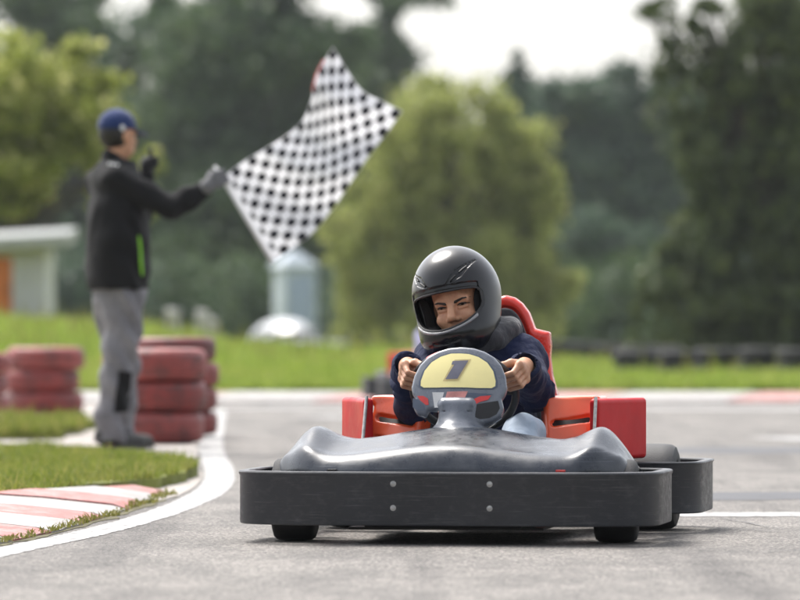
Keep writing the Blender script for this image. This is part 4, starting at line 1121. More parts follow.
# jacket
S = SDF((-0.35, -0.45, 0.70), (0.62, 0.55, 1.66), 0.007)
S.cone(s_R - SDv * 0.05, s_L + SDv * 0.05, 0.085, 0.085, 0.06)
S.add(lambda x, y, z: np.where(z < 0.845, 1.0, 0.0) + f_ell((0.015, 0, 1.05), (0.172, 0.235, 0.55))(x, y, z), (-0.2, -0.27, 0.82), (0.22, 0.27, 1.45), 0.05)
S.chain([s_R, s_R.lerp(e_R, 0.5), e_R, e_R.lerp(w_R, 0.5), w_R], [0.078, 0.068, 0.062, 0.054, 0.047], 0.03)
S.chain([s_L, e_L, w_L], [0.078, 0.062, 0.045], 0.03)
S.cone(shc + Vector((0.005, 0, 0.02)), shc + Vector((0.03, 0.01, 0.105)), 0.080, 0.072, 0.03)
S.box((0.0, 0, 0.70), (0.5, 0.5, 0.152), 0.002, 0.006, 's')
def mfold(v): return 0.007 * np.sin(v[:, 2] * 38 + 4 * np.sin(v[:, 0] * 13 + v[:, 1] * 9)) * (0.5 + 0.5 * np.sin(v[:, 0] * 15 + v[:, 2] * 6)) + 0.005 * vnoise(v, 21, 3.0)
jk = S.build('jacket', M['jacket_black'], mar, mB, None, mfold)
zx = [mp(140.5, 237, -0.155), mp(141, 250, -0.172), mp(142, 262, -0.175), mp(143, 275, -0.165)]
def to_surface(ob, pts, lift=0.004):        # push points onto the front of a mesh (seen from -y side of the thing)
    out = []; Mo = ob.data
    from mathutils.bvhtree import BVHTree
    bv = BVHTree.FromPolygons([v.co.copy() for v in Mo.vertices], [tuple(p.vertices) for p in Mo.polygons])
    for p in pts:
        h_ = bv.ray_cast(Vector((p[0], -2, p[2])), Vector((0, 1, 0)))
        out.append(h_[0] + h_[1] * lift if h_[0] else Vector(p))
    return out
zz = [Vector((a.x, 0, a.z)) - mB for a in [mp(140, 236) + (mp(143, 276) - mp(140, 236)) * t for t in np.linspace(0, 1, 9)]]
MB().tube(to_surface(jk, zz), [0.004] + [0.008] * 7 + [0.004], 8).build('pocket_zip', M['lime'], jk)
for dx in range(3):
    zz = [Vector((mp(111 + 4 * dx, 165 - 0.4 * dx).x + t, 0, mp(111, 165 + 0.8 * dx).z)) - mB for t in (-0.006, 0.0, 0.006)]
    MB().tube(to_surface(jk, zz, 0.001), 0.009, 6).build('shoulder_print', M['white'], jk)
# trousers
S = SDF((-0.25, -0.35, 0.02), (0.30, 0.35, 1.0), 0.007)
S.ell(tuple(hip + Vector((0, 0, -0.0))), (0.145, 0.185, 0.13), 0.02)
S.chain([hR + Vector((0.005, 0, 0)), kR.lerp(hR, 0.5) + Vector((0.012, 0, 0)), kR, aR.lerp(kR, 0.4), aR - Vector((0, 0, 0.02))], [0.105, 0.095, 0.088, 0.084, 0.086], 0.03)
S.chain([hL, kL.lerp(hL, 0.5), kL, aL.lerp(kL, 0.4), aL - Vector((0, 0, 0.02))], [0.105, 0.095, 0.085, 0.080, 0.082], 0.03)
S.box((0, 0, 0.0), (0.6, 0.6, 0.055), 0.002, 0.006, 's')
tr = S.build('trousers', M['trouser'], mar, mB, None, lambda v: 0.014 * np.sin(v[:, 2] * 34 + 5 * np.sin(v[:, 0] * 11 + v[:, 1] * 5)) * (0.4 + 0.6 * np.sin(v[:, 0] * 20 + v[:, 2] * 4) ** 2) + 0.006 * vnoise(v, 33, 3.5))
def patch(ob, name, quad, m, lift=0.005, n=8):
    P = [[None] * (n + 1) for _ in range(n + 1)]; pts = []
    for i in range(n + 1):
        for j in range(n + 1):
            a, b_ = i / n, j / n; q = [Vector((*mp(*c).xz,)) for c in quad]
            w = (q[0] * (1 - a) + q[1] * a) * (1 - b_) + (q[3] * (1 - a) + q[2] * a) * b_
            pts.append(Vector((w.x, 0, w.y)) - mB)
    s_ = to_surface(ob, pts, lift)
    return mesh_np(name, s_, np.array([(i * (n + 1) + j, (i + 1) * (n + 1) + j, (i + 1) * (n + 1) + j + 1, i * (n + 1) + j + 1) for i in range(n) for j in range(n)]), m, ob, smooth=True)
patch(tr, 'knee_patch', [(121, 370), (133, 372), (129, 411), (115, 412)], M['jacket_black'])
for a_ in (aR, aL):
    S = SDF((a_.x - 0.16, a_.y - 0.12, -0.01), (a_.x + 0.30, a_.y + 0.22, 0.16), 0.006)
    b0 = Vector((a_.x, a_.y, 0.055))
    S.chain([b0 - FD * 0.03 + Vector((0, 0, 0.03)), b0 + FD * 0.06, b0 + FD * 0.17 + Vector((0, 0, -0.008))], [0.050, 0.045, 0.040], 0.03)
    S.box((a_.x, a_.y, -0.05), (0.6, 0.6, 0.067), 0.001, 0.003, 's')
    sh_ = S.build('shoe', M['shoe'], mar, mB)
    mb = MB(); ol = []
    for t in np.linspace(0, 2 * math.pi, 28, endpoint=False):
        q = b0 + FD * (0.07 + 0.145 * math.cos(t)) + SDv * (0.047 * math.sin(t)); ol.append(q)
    n_ = len(ol)
    mb.add([(p.x, p.y, 0.0165 - 0.016) for p in ol] + [(p.x, p.y, 0.034 - 0.016) for p in ol], [tuple(range(n_))[::-1], tuple(range(n_, 2 * n_))] + [(i, (i + 1) % n_, n_ + (i + 1) % n_, n_ + i) for i in range(n_)])
    mb.build('sole', M['sole'], sh_)
# cap with brim, hair, badge
S = SDF((-0.15, -0.22, -0.06), (0.15, 0.16, 0.20), 0.005)
S.ell((0, 0.008, 0.045), (0.090, 0.108, 0.100)); S.box((0, 0, -0.05), (0.3, 0.3, 0.085), 0.002, 0.003, 's')
cap = S.build('cap', M['cap'], mar, mB, HX)
S = SDF((-0.12, -0.24, -0.02), (0.12, -0.04, 0.08), 0.004)
S.add(lambda x, y, z: np.maximum(np.abs(z - 0.040 - 0.35 * (y + 0.08) + 2.2 * x * x) - 0.004, np.sqrt((x / 0.078) ** 2 + ((y + 0.08) / 0.105) ** 2) * 0.078 - 0.078 + np.where(y > -0.05, 1.0, 0.0)), (-0.1, -0.2, -0.02), (0.1, -0.04, 0.08))
S.build('brim', M['cap'], cap, mB, HX)
mb = MB().lathe([(0.0001, 0.003), (0.014, 0.003), (0.016, 0), (0.0001, 0)], 16, Matrix.Translation((-0.086, 0.035, 0.040)) @ Matrix.Rotation(R(-90), 4, 'Y') )
mb.v = [tuple(HX @ Vector(p) - mB) for p in mb.v]; mb.build('badge', M['white'], cap)
S = SDF((-0.15, -0.12, -0.10), (0.15, 0.16, 0.08), 0.005)
S.ell((0, 0.012, 0.010), (0.083, 0.100, 0.085)); S.box((0, -0.16, -0.02), (0.2, 0.16, 0.1), 0.02, 0.004, 's'); S.box((0, 0, 0.12), (0.3, 0.3, 0.08), 0.01, 0.0, 's')
S.build('hair', M['hair'], mar, mB, HX)
# gloves
pole_top, pole_bot = mp(214.5, 169, -0.085), mp(272.5, 266, -0.10)
pd = (pole_top - pole_bot).normalized()
S = SDF(tuple(h_R - Vector((0.16, 0.16, 0.16))), tuple(h_R + Vector((0.16, 0.16, 0.16))), 0.004)
gc = pole_bot + pd * ((h_R - pole_bot).dot(pd))
back_ = ((w_R - gc) - pd * (w_R - gc).dot(pd)).normalized(); out_ = pd.cross(back_)
wv = grip_hand(S, gc, -out_ if out_.y > 0 else out_, pd, back_, 1.0, 0.006, 1.15)
S.cone(wv, w_R, 0.034, 0.042, 0.02)
S.build('glove', M['glove_grey'], mar, mB)
S = SDF(tuple(h_L - Vector((0.14, 0.16, 0.14))), tuple(h_L + Vector((0.14, 0.16, 0.18))), 0.004)
S.cone(w_L, h_L, 0.038, 0.034, 0.02)
S.ell(tuple(h_L + Vector((0.005, 0, 0.02))), (0.042, 0.048, 0.046), 0.01)
for i in range(4):
    y_ = -0.033 + 0.022 * i; b0 = h_L + Vector((0.016, y_, 0.045))
    if i == 1: S.chain([b0, b0 + Vector((0.004, 0, 0.03)), b0 + Vector((0.002, 0, 0.052))], [0.014, 0.013, 0.0115], 0.004)
    else: S.chain([b0, b0 + Vector((0.034, 0, 0.005)), b0 + Vector((0.034, 0, -0.03)), b0 + Vector((0.012, 0, -0.03))], [0.0125, 0.0115, 0.011, 0.010], 0.004)
S.chain([h_L + Vector((0.01, -0.035, 0.0)), h_L + Vector((0.04, -0.035, 0.015)), h_L + Vector((0.050, -0.018, 0.03))], [0.016, 0.013, 0.011], 0.006)
S.build('glove', M['glove_black'], mar, mB)

# flag: pole and cloth
m, N, L, b = new_mat('chequered_cloth')
uvn = N.new('ShaderNodeUVMap'); sx = N.new('ShaderNodeSeparateXYZ'); L.new(uvn.outputs[0], sx.inputs[0])
def math_n(op, a, b_=None):
    n_ = N.new('ShaderNodeMath'); n_.operation = op
    for i, q in enumerate((a, b_)):
        if q is None: continue
        if hasattr(q, 'is_output'): L.new(q, n_.inputs[i])
        else: n_.inputs[i].default_value = q
    return n_.outputs[0]
NUC, NVC = 18.0, 11.0
U, V_ = math_n('MULTIPLY', sx.outputs[0], NUC), math_n('MULTIPLY', sx.outputs[1], NVC)
par = math_n('MODULO', math_n('ADD', math_n('FLOOR', U), math_n('FLOOR', V_)), 2.0)
cu = math_n('ABSOLUTE', math_n('SUBTRACT', math_n('FRACT', U), 0.5)); cv = math_n('ABSOLUTE', math_n('SUBTRACT', math_n('FRACT', V_), 0.5))
ins = math_n('MULTIPLY', math_n('LESS_THAN', cu, 0.43), math_n('LESS_THAN', cv, 0.43))  # black squares drawn smaller, the bleed of bright white put into the pattern
blk = math_n('MULTIPLY', math_n('GREATER_THAN', par, 0.5), ins)
hoist = math_n('GREATER_THAN', sx.outputs[0], 0.03)
blk = math_n('MULTIPLY', blk, hoist)
colr = mix(N, L, blk, (0.92, 0.92, 0.94), (0.012, 0.013, 0.022))
L.new(colr, b.inputs['Base Color']); setp(b, rough=0.7)
tn = N.new('ShaderNodeBsdfTranslucent'); L.new(colr, tn.inputs[0]); ms = N.new('ShaderNodeMixShader'); ms.inputs[0].default_value = 0.5
L.new(b.outputs[0], ms.inputs[1]); L.new(tn.outputs[0], ms.inputs[2]); L.new(ms.outputs[0], N['Material Output'].inputs[0])
M['flag'] = m
flag = empty('chequered_flag', mar.location + pole_bot)
tag(flag, 'black and white chequered flag flying from a short pole in the gloved hand', 'flag')
fo = pole_bot
MB().tube([pole_bot - fo, pole_top - fo], 0.009, 10).build('pole', M['pole'], flag)
def crv(pts, n):
    c = smooth_curve([(p[0], p[1], 0) for p in pts], 12); d = [0]
    for i in range(1, len(c)): d.append(d[-1] + (c[i] - c[i - 1]).length)
    t = np.linspace(0, d[-1], n); return np.stack([np.interp(t, d, [p.x for p in c]), np.interp(t, d, [p.y for p in c])], 1)
nu, nv = 86, 46
topc = crv([(222.5, 181), (243, 165), (265, 152), (287, 138), (302, 124), (311, 104), (318, 76), (333, 50)], nu)
botc = crv([(272, 265), (292, 252), (313, 236), (332, 213), (352, 184), (370, 158), (386, 137), (402, 114)], nu)
hoi = crv([(222.5, 181), (247, 223), (272, 265)], nv); fly = crv([(333, 50), (346, 72), (362, 94), (381, 104), (402, 114)], nv)
vv = []; uv = []
for i in range(nu):
    u = i / (nu - 1)
    for j in range(nv):
        w = j / (nv - 1)
        p = (1 - w) * topc[i] + w * botc[i] + (1 - u) * hoi[j] + u * fly[j] - ((1 - u) * (1 - w) * topc[0] + u * (1 - w) * topc[-1] + (1 - u) * w * botc[0] + u * w * botc[-1])
        dep = -0.09 + 0.12 * math.sin(5.2 * u + 2.0 * w) * u + 0.055 * math.sin(14 * u - 5 * w + 1) * min(1, 3 * u) + 0.05 * u * (w - 0.5)
        q = mp(p[0], p[1], dep) - fo; vv.append(q); uv.append((u, w))
fq = np.array([(i * nv + j, (i + 1) * nv + j, (i + 1) * nv + j + 1, i * nv + j + 1) for i in range(nu - 1) for j in range(nv - 1)])
cl = mesh_np('cloth', vv, fq, M['flag'], flag, smooth=True)
ul = cl.data.uv_layers.new(name='UVMap'); li = np.zeros(len(cl.data.loops), np.int32); cl.data.loops.foreach_get('vertex_index', li)
ul.data.foreach_set('uv', np.array(uv, np.float32)[li].ravel())
sm = cl.modifiers.new('thickness', 'SOLIDIFY'); sm.thickness = 0.0015
MB().tube([mp(*topc[i], -0.09 + 0.10 * math.sin(5.2 * i / (nu - 1)) * i / (nu - 1) + 0.035 * math.sin(14 * i / (nu - 1) + 1)) - fo + Vector((-0.003, 0, 0)) for i in range(62, 80, 2)], 0.006, 6).build('red_tape', M['decal_red'], flag)

# ------------------------------------------------------------------ tyre stacks
def tyre_mesh(R_, w, name, m, lug=20):
    h_ = w / 2
    prof = [(R_ * 0.58, -h_ * 0.72), (R_ * 0.66, -h_ * 0.94), (R_ * 0.80, -h_), (R_ * 0.92, -h_ * 0.92), (R_ * 0.985, -h_ * 0.66), (R_, -h_ * 0.30), (R_ * 0.985, -h_ * 0.27), (R_ * 0.985, -h_ * 0.2), (R_, -h_ * 0.17),
            (R_, h_ * 0.17), (R_ * 0.985, h_ * 0.2), (R_ * 0.985, h_ * 0.27), (R_, h_ * 0.30), (R_ * 0.985, h_ * 0.66), (R_ * 0.92, h_ * 0.92), (R_ * 0.80, h_), (R_ * 0.66, h_ * 0.94), (R_ * 0.58, h_ * 0.72)]
    mb = MB().lathe(prof, 40)
    o = mb.build(name, m, None, 50); return o
def stack(px, base_py, n, label, group, mats, R_=0.285, w=0.168, tilt=(0.01,), names='red_tyre', y0=None, z0=None):
    Y = y0 or GY(base_py); X = (px - 400) / F * Y; z = 0.0 if z0 is None else z0
    for k in range(n):
        o = tyre_mesh(R_ * random.uniform(0.97, 1.03), w, names, mats[k % len(mats)])
        o.location = (X + random.uniform(-0.02, 0.02), Y + random.uniform(-0.02, 0.02), z + w * (k + 0.5) + 0.001 * k)
        o.rotation_euler = (random.uniform(-1, 1) * 0.008, random.uniform(-1, 1) * 0.008, random.uniform(0, 6))
        lv = ['bottom', 'second', 'top'][k] if n == 3 else ['bottom', 'second', 'third', 'top'][k] if n == 4 else ['bottom', 'top'][k]
        tag(o, label % lv, 'tyre', group)
RT = [M['tyre_red'], M['tyre_red'], M['tyre_red2']]
stack(154, 446, 3, '%s red painted tyre in the stack right behind the legs of the marshal', 'red tyre stacks', [M['tyre_red2'], M['tyre_red'], M['tyre_red2']], 0.285, 0.172, z0=0.017)
stack(172, 438, 4, '%s red painted tyre in the four-high stack behind the marshal beside the white line', 'red tyre stacks', RT + [M['tyre_dark']], 0.265, 0.143, z0=0.0171)
stack(44, 415.5, 3, '%s red painted tyre in the stack standing at the end of the grass strip', 'red tyre stacks', RT, 0.282, 0.162, z0=0.013)
stack(-30, 419, 3, '%s red painted tyre in the partly seen stack next to the grass strip stack', 'red tyre stacks', [M['tyre_red2']] * 3, 0.282, 0.150, z0=0.013)
for i in range(7):
    px = 640 + 39 * i + random.uniform(-4, 4); Y = 66 + random.uniform(-0.6, 0.6) - 0.25 * i
    X = (px - 400) / F * Y
    nm = ['first', 'second', 'third', 'fourth', 'fifth', 'sixth', 'seventh'][i]
    stack(px, 0, 2, '%s old black tyre of a low wall at the foot of the weeping tree', 'black tyre wall', [M['tyre_black']], 0.29, 0.17, names='black_tyre', y0=Y, z0=float(ground_h(X, Y)) - 0.05)
for i in range(5):
    px = 548 + 29 * i; Y = 77; X = (px - 400) / F * Y
    stack(px, 0, 2, '%s dark tyre of the farther low wall behind the embankment grass', 'far dark tyre wall', [M['tyre_black']], 0.30, 0.15, names='black_tyre', y0=Y, z0=float(ground_h(X, Y)) - 0.06)

# ------------------------------------------------------------------ second kart and driver, far behind
k2loc = Vector(((459 - 400) / F * 42.6, 42.6, 0)); k2rz = R(6)
kart2 = copy_tree(kart); kart2.location = k2loc; kart2.rotation_euler = (0, 0, k2rz)
kart2['label'] = 'second kart following far behind the number 1 kart, half hidden by its driver'
for ch in list(kart2.children):
    if ch.name.startswith('steering_fairing'):
        for g_ in list(ch.children):
            if g_.name.split('.')[0] in ('digit', 'digit_outline'): bpy.data.objects.remove(g_)
drv2 = copy_tree(drv); drv2.location = Matrix.Translation(k2loc) @ Matrix.Rotation(k2rz, 4, 'Z') @ PB; drv2.rotation_euler = (0, 0, k2rz)
drv2['label'] = 'second driver in a pale lavender suit on the kart far behind'
for ch in drv2.children:
    if ch.name.startswith('jacket') or ch.name.startswith('jeans'):
        ch.material_slots[0].link = 'OBJECT'; ch.material_slots[0].material = M['lavender']

# ------------------------------------------------------------------ hut, booth, car, stones beyond the embankment
Y = 80.0; P0 = W(30, 308, Y); gz = float(ground_h(P0.x, Y))
hut = tag(empty('hut', (P0.x, Y, gz)), 'small white hut with an orange door under a pale flat roof', 'hut')
s_ = F / Y
wx0, wx1 = (-75 - 30) / s_, (47 - 30) / s_; top = (308 - 236) / s_ + 0.08
MB().box(((wx0 + wx1) / 2, 0.9, top / 2), ((wx1 - wx0) / 2, 0.9, top / 2), bev=0.01).build('wall', M['hut_wall'], hut)
MB().box(((-75 + 70) / 2 / s_ - 30 / s_, 0.75, top + 0.13), (145 / 2 / s_, 1.25, 0.10), Euler((R(3), R(-3), 0)), bev=0.02).build('roof', M['hut_roof'], hut)
dr = MB().box(((-6 - 30) / s_, -0.012, 0.52), (18 / s_, 0.022, 0.52), bev=0.006).build('door', M['hut_orange'], hut)
MB().box(((8 - 30) / s_, -0.05, 0.55), (0.012, 0.02, 0.05), bev=0.004).build('handle', M['black_metal'], dr)
for px in (16, 44): MB().box(((px - 30) / s_, -0.10, top / 2), (0.035, 0.035, top / 2), bev=0.006).build('post', M['hut_wall'], hut)

Y = 128.0; P0 = W(294, 338, Y); gz = float(ground_h(P0.x, Y))
booth = tag(empty('portable_booth', (P0.x, Y, gz), R(24)), 'tall pale blue portable booth with a peaked roof behind the white car', 'booth')
z1 = W(294, 268, Y).z - gz
MB().box((0, 0, z1 / 2), (0.46, 0.46, z1 / 2), bev=0.03).build('body', M['booth'], booth); booth.scale = (0.86, 0.86, 1.0)
MB().box((0, -0.465, z1 * 0.48), (0.36, 0.02, z1 * 0.45), bev=0.01).build('door', M['booth_dark'], booth)
for q in (-0.46, 0.46): MB().box((q, -0.46, z1 / 2), (0.05, 0.05, z1 / 2), bev=0.015).build('corner_post', M['booth'], booth)
ro = mesh_np('roof', [(-.55, -.55, 0), (.55, -.55, 0), (.55, .55, 0), (-.55, .55, 0), (-.55, -.55, .06), (.55, -.55, .06), (.55, .55, .06), (-.55, .55, .06), (0, 0, 0.50)],
             [(3, 2, 1, 0), (0, 1, 5, 4), (1, 2, 6, 5), (2, 3, 7, 6), (3, 0, 4, 7), (4, 5, 8), (5, 6, 8), (6, 7, 8), (7, 4, 8)], M['booth'], booth); ro.location = (0, 0, z1 - 0.01)
MB().tube([(0.53, 0.3, 0), (0.53, 0.3, z1 + 0.1)], 0.05, 10).build('vent_pipe', M['booth'], booth)

# white car, seen across the crest
Y = 114.0; P0 = W(281, 352, Y); gz = float(ground_h(P0.x, Y))
car = tag(empty('parked_car', (P0.x + 0.15, Y, gz - 0.02), R(20)), 'white hatchback parked in front of the pale blue booth', 'car')
S = SDF((-1.0, -2.2, 0.1), (1.0, 2.2, 1.6), 0.03)
S.box((0, 0, 0.55), (0.84, 2.0, 0.30), 0.16); S.ell((0, 0.25, 0.80), (0.72, 1.35, 0.62), 0.15)
S.box((0, -1.5, 0.80), (0.72, 0.45, 0.08), 0.08, 0.15)
for yy in (-1.28, 1.28):
    S.add(lambda x, y, z, yy=yy: np.maximum(np.sqrt((y - yy) ** 2 + (z - 0.30) ** 2) - 0.36, 0.55 - np.abs(x)), (-1, yy - .4, 0), (1, yy + .4, .7), 0.02, 's')
body = S.build('body', M['car_white'], car)
S = SDF((-1.0, -2.2, 0.1), (1.0, 2.2, 1.6), 0.03)
S.ell((0, 0.25, 0.80), (0.735, 1.37, 0.60)); S.box((0, 0, 0.45), (2, 3, 0.50), 0.02, 0.02, 's'); S.box((0, 0, 1.75), (2, 3, 0.42), 0.02, 0.02, 's')
for yy in (-0.35, 0.55, 1.25): S.box((0.8, yy, 1.1), (0.3, 0.05, 0.4), 0.02, 0.01, 's'); S.box((-0.8, yy, 1.1), (0.3, 0.05, 0.4), 0.02, 0.01, 's')
S.build('window_band', M['car_glass'], car)
for xx in (-0.74, 0.74):
    for yy in (-1.28, 1.28):
        w_ = empty('wheel', (xx, yy, 0.30)); w_.parent = car; A = Matrix.Rotation(R(90), 4, 'Y')
        MB().lathe([(0.19, -0.08), (0.27, -0.095), (0.30, -0.06), (0.30, 0.06), (0.27, 0.095), (0.19, 0.08)], 24, A).build('tyre', M['tyre_black'], w_)
        MB().lathe([(0.0001, -0.07), (0.19, -0.085), (0.19, 0.085), (0.0001, 0.07)], 24, A, False).build('rim', M['alloy'], w_)
    MB().box((xx * 0.82, -1.95, 0.66), (0.16, 0.06, 0.07), bev=0.02).build('headlight', M['steel'], car)
    MB().box((xx * 0.9, 1.95, 0.72), (0.10, 0.06, 0.10), bev=0.02).build('tail_light', M['decal_red'], car)
for i, (px, py, hh) in enumerate([(203, 331, 24), (212, 330, 18), (173, 327, 20)]):
    Y = 73 + 0.7 * i; P0 = W(px, py, Y); X = P0.x; gz = float(ground_h(X, Y)); s_ = F / Y
    S = SDF((-0.25, -0.25, -0.05), (0.25, 0.25, 0.7), 0.02); S.box((0, 0, hh / s_ / 2), (0.085 + 0.01 * i, 0.08, hh / s_ / 2 + 0.05), 0.04)
    o = S.build('marker_stone', M['stone'], None, (0, 0, 0), None, lambda v: 0.015 * vnoise(v, 50, 3)); o.location = (X, Y, gz - 0.02)
    tag(o, ['taller pale stone marker on the embankment crest left of the car', 'short pale stone marker beside the taller one', 'pale stone marker standing alone behind the tyre stacks'][i], 'marker stone', 'stone markers')

# ------------------------------------------------------------------ trees
def leaves(pts, size, rng, squash=1.0, droop=0.0):
    n = len(pts)
    a = rng.normal(size=(n, 3)); a[:, 2] *= squash
    if droop: a[:, 2] -= droop * 2
    a /= np.linalg.norm(a, axis=1)[:, None]
    b_ = rng.normal(size=(n, 3)); b_ -= a * np.einsum('ij,ij->i', a, b_)[:, None]; b_ /= np.linalg.norm(b_, axis=1)[:, None]
    s_ = size * rng.uniform(0.6, 1.35, n)[:, None]
    l, w = a * s_, b_ * s_ * 0.38
    v = np.stack([pts - l * 0.5, pts - l * 0.05 + w, pts + l * 0.5, pts - l * 0.05 - w], 1).reshape(-1, 3)
    i = np.arange(n) * 4; f = np.concatenate([np.stack([i, i + 1, i + 2], 1), np.stack([i, i + 2, i + 3], 1)])
    return v, f
def tree(name, label, base, blobs, nleaf, size, mat_, seed, group='trees beyond the track', droop=0.0, clumps=26, spread=0.30, strands=0, strand_len=(0.8, 2.2), trunk_r=0.16, fork=0.35):
    """blobs: (dx, dy, z, rx, ry, rz) relative to the base"""
    rng = np.random.default_rng(seed)
    root = tag(empty(name, base), label, 'tree', group)
    vol = np.array([(b_[3] * b_[4] * b_[5]) ** (2 / 3) for b_ in blobs]); vol /= vol.sum()
    allp = []; ends = []
    for b_, wgt in zip(blobs, vol):
        c = np.array(b_[:3]); r_ = np.array(b_[3:])
        nc = max(5, int(clumps * len(blobs) * wgt)); d = rng.normal(size=(nc, 3)); d /= np.linalg.norm(d, axis=1)[:, None]
        cc = c + d * r_ * (rng.random(nc)[:, None] ** 0.45) * 0.95
        ends += [tuple(c), *[tuple(q) for q in cc[:: max(1, nc // 4)]]]
        per = int(nleaf * wgt / nc)
        for q in cc:
            sp = r_ * spread * rng.uniform(0.6, 1.3)
            allp.append(q + rng.normal(size=(per, 3)) * sp * np.array([0.62, 0.62, 0.5]))
    pts = np.concatenate(allp)
    if strands:
        st = []
        for b_, wgt in zip(blobs, vol):
            c = np.array(b_[:3]); r_ = np.array(b_[3:]); ns = int(strands * wgt)
            for _ in range(ns):
                d = rng.normal(size=3); d /= np.linalg.norm(d); p = c + d * r_ * rng.uniform(0.55, 1.05); L_ = rng.uniform(*strand_len)
                k_ = int(L_ / (size * 0.42)); t = np.linspace(0, 1, k_)
                sw_ = rng.normal(size=2) * 0.12 * L_
                st.append(np.stack([p[0] + sw_[0] * t ** 2 + rng.normal(size=k_) * 0.04, p[1] + sw_[1] * t ** 2 + rng.normal(size=k_) * 0.04, p[2] - L_ * t], 1))
        pts = np.concatenate([pts] + st)
    pts = pts[pts[:, 2] > 0.1]
    v, f = leaves(pts, size, rng, 1.0, droop)
    mesh_np('crown', v, f, mat_, root)
    mb = MB(); zt = max(b_[2] for b_ in blobs)
    zf = zt * fork
    mb.tube([(0, 0, -0.2), (0.03, 0, zf * 0.5), (0.0, 0.03, zf), (blobs[0][0] * 0.3, blobs[0][1] * 0.3, zf + (zt - zf) * 0.5), tuple(np.array(blobs[0][:3]) * np.array([.7, .7, 1]))], [trunk_r * 1.25, trunk_r, trunk_r * 0.85, trunk_r * 0.5, trunk_r * 0.2], 10)
    for e in ends[:26]:
        e = Vector(e); st_ = Vector((0, 0, zf * rng.uniform(0.75, 1.25))); md = st_.lerp(e, 0.5) + Vector((0, 0, 0.12 * (e - st_).length))
        mb.tube([st_, md, e], [trunk_r * 0.35, trunk_r * 0.2, trunk_r * 0.06], 6, False)
    mb.build('trunk', M['bark'], root)
    return root
def tbase(px, Y): X = (px - 400) / F * Y; return (X, Y, float(ground_h(X, Y)) - 0.1)
def blob_px(base, Y, lst, ry=1.0):          # ellipsoids given as (px, py, rx px, rz px)
    s_ = F / Y; out = []
    for i, (px, py, rx, rz) in enumerate(lst):
        w = W(px, py, Y); out.append((w.x - base[0], (i % 3 - 1) * 0.35 * rx / s_, w.z - base[2], rx / s_, ry * rx / s_, rz / s_))
    return out
def mk(name, label, px, Y, lst, n, size, mat_, seed, **kw):
    b0 = tbase(px, Y); return tree(name, label, b0, blob_px(b0, Y, lst), n, size, mat_, seed, **kw)
mk('lime_tree', 'light yellow-green leafy tree standing behind the marshal and the hut', 10, 88,
   [(20, 95, 70, 60), (85, 120, 55, 55), (120, 175, 40, 38), (20, 170, 60, 45), (-50, 120, 70, 80), (75, 70, 40, 30), (140, 200, 22, 20)], 15000, 0.15, M['leaf_lime'], 1, clumps=22, spread=0.26, trunk_r=0.13)
mk('willow_tree', 'rounded yellow-green willow in the middle behind the driver', 452, 130,
   [(445, 118, 58, 36), (400, 165, 52, 48), (490, 150, 52, 46), (362, 235, 40, 55), (430, 215, 52, 50), (520, 215, 48, 52), (475, 265, 55, 50), (390, 290, 46, 40), (545, 285, 30, 40), (425, 92, 26, 14), (535, 165, 26, 26), (455, 310, 40, 30), (500, 310, 40, 28)], 25000, 0.19, M['leaf_willow'], 2, clumps=11, spread=0.30, strands=420, strand_len=(0.8, 2.0), droop=0.8)
mk('dark_tree', 'tall dense dark green tree between the marshal and the willow', 250, 175,
   [(240, 60, 90, 60), (200, 130, 75, 70), (290, 130, 80, 70), (240, 200, 100, 70), (330, 60, 50, 45), (320, 210, 55, 60), (170, 220, 60, 60), (250, -20, 70, 50), (330, 290, 60, 40), (200, 290, 80, 45)], 46000, 0.30, M['leaf_dark'], 3, clumps=20, spread=0.36)
mk('dark_tree', 'dark ragged tree with sky gaps standing behind the lime tree', 60, 185,
   [(60, 30, 60, 50), (30, 110, 80, 70), (110, 130, 60, 70), (150, 60, 38, 40), (20, -20, 60, 40), (60, 210, 90, 70), (100, 280, 90, 50), (165, 0, 26, 30)], 26000, 0.30, M['leaf_dark'], 4, clumps=16, spread=0.32)
mk('bare_topped_tree', 'thin dark tree with ragged top above the willow', 385, 200,
   [(385, 40, 36, 40), (365, 90, 45, 45), (410, 95, 30, 30), (400, 0, 40, 30), (350, 150, 50, 60)], 9000, 0.30, M['leaf_dark'], 5, clumps=12, spread=0.30)
mk('spire_tree', 'bluish conifer with a pointed top right of the willow', 520, 195,
   [(519, 72, 13, 22), (520, 98, 20, 26), (522, 125, 26, 30), (524, 170, 38, 40), (525, 225, 44, 44), (528, 285, 48, 44)], 24000, 0.26, M['leaf_blue'], 6, clumps=18, spread=0.34)
mk('blue_green_tree', 'broad bluish green tree in the hazy middle of the tree line', 600, 190,
   [(585, 100, 40, 36), (640, 110, 50, 45), (570, 155, 50, 50), (625, 170, 55, 55), (680, 130, 45, 50), (600, 225, 60, 45), (660, 230, 55, 55), (560, 270, 45, 45), (690, 300, 50, 45)], 44000, 0.30, M['leaf_blue'], 7, clumps=18, spread=0.36, trunk_r=0.26)
mk('blue_green_tree', 'smaller bluish green tree under the conifer with a bare trunk', 604, 160,
   [(590, 235, 35, 30), (625, 245, 32, 28), (560, 250, 30, 26)], 7000, 0.24, M['leaf_blue'], 8, clumps=16, spread=0.34, trunk_r=0.20, fork=0.75)
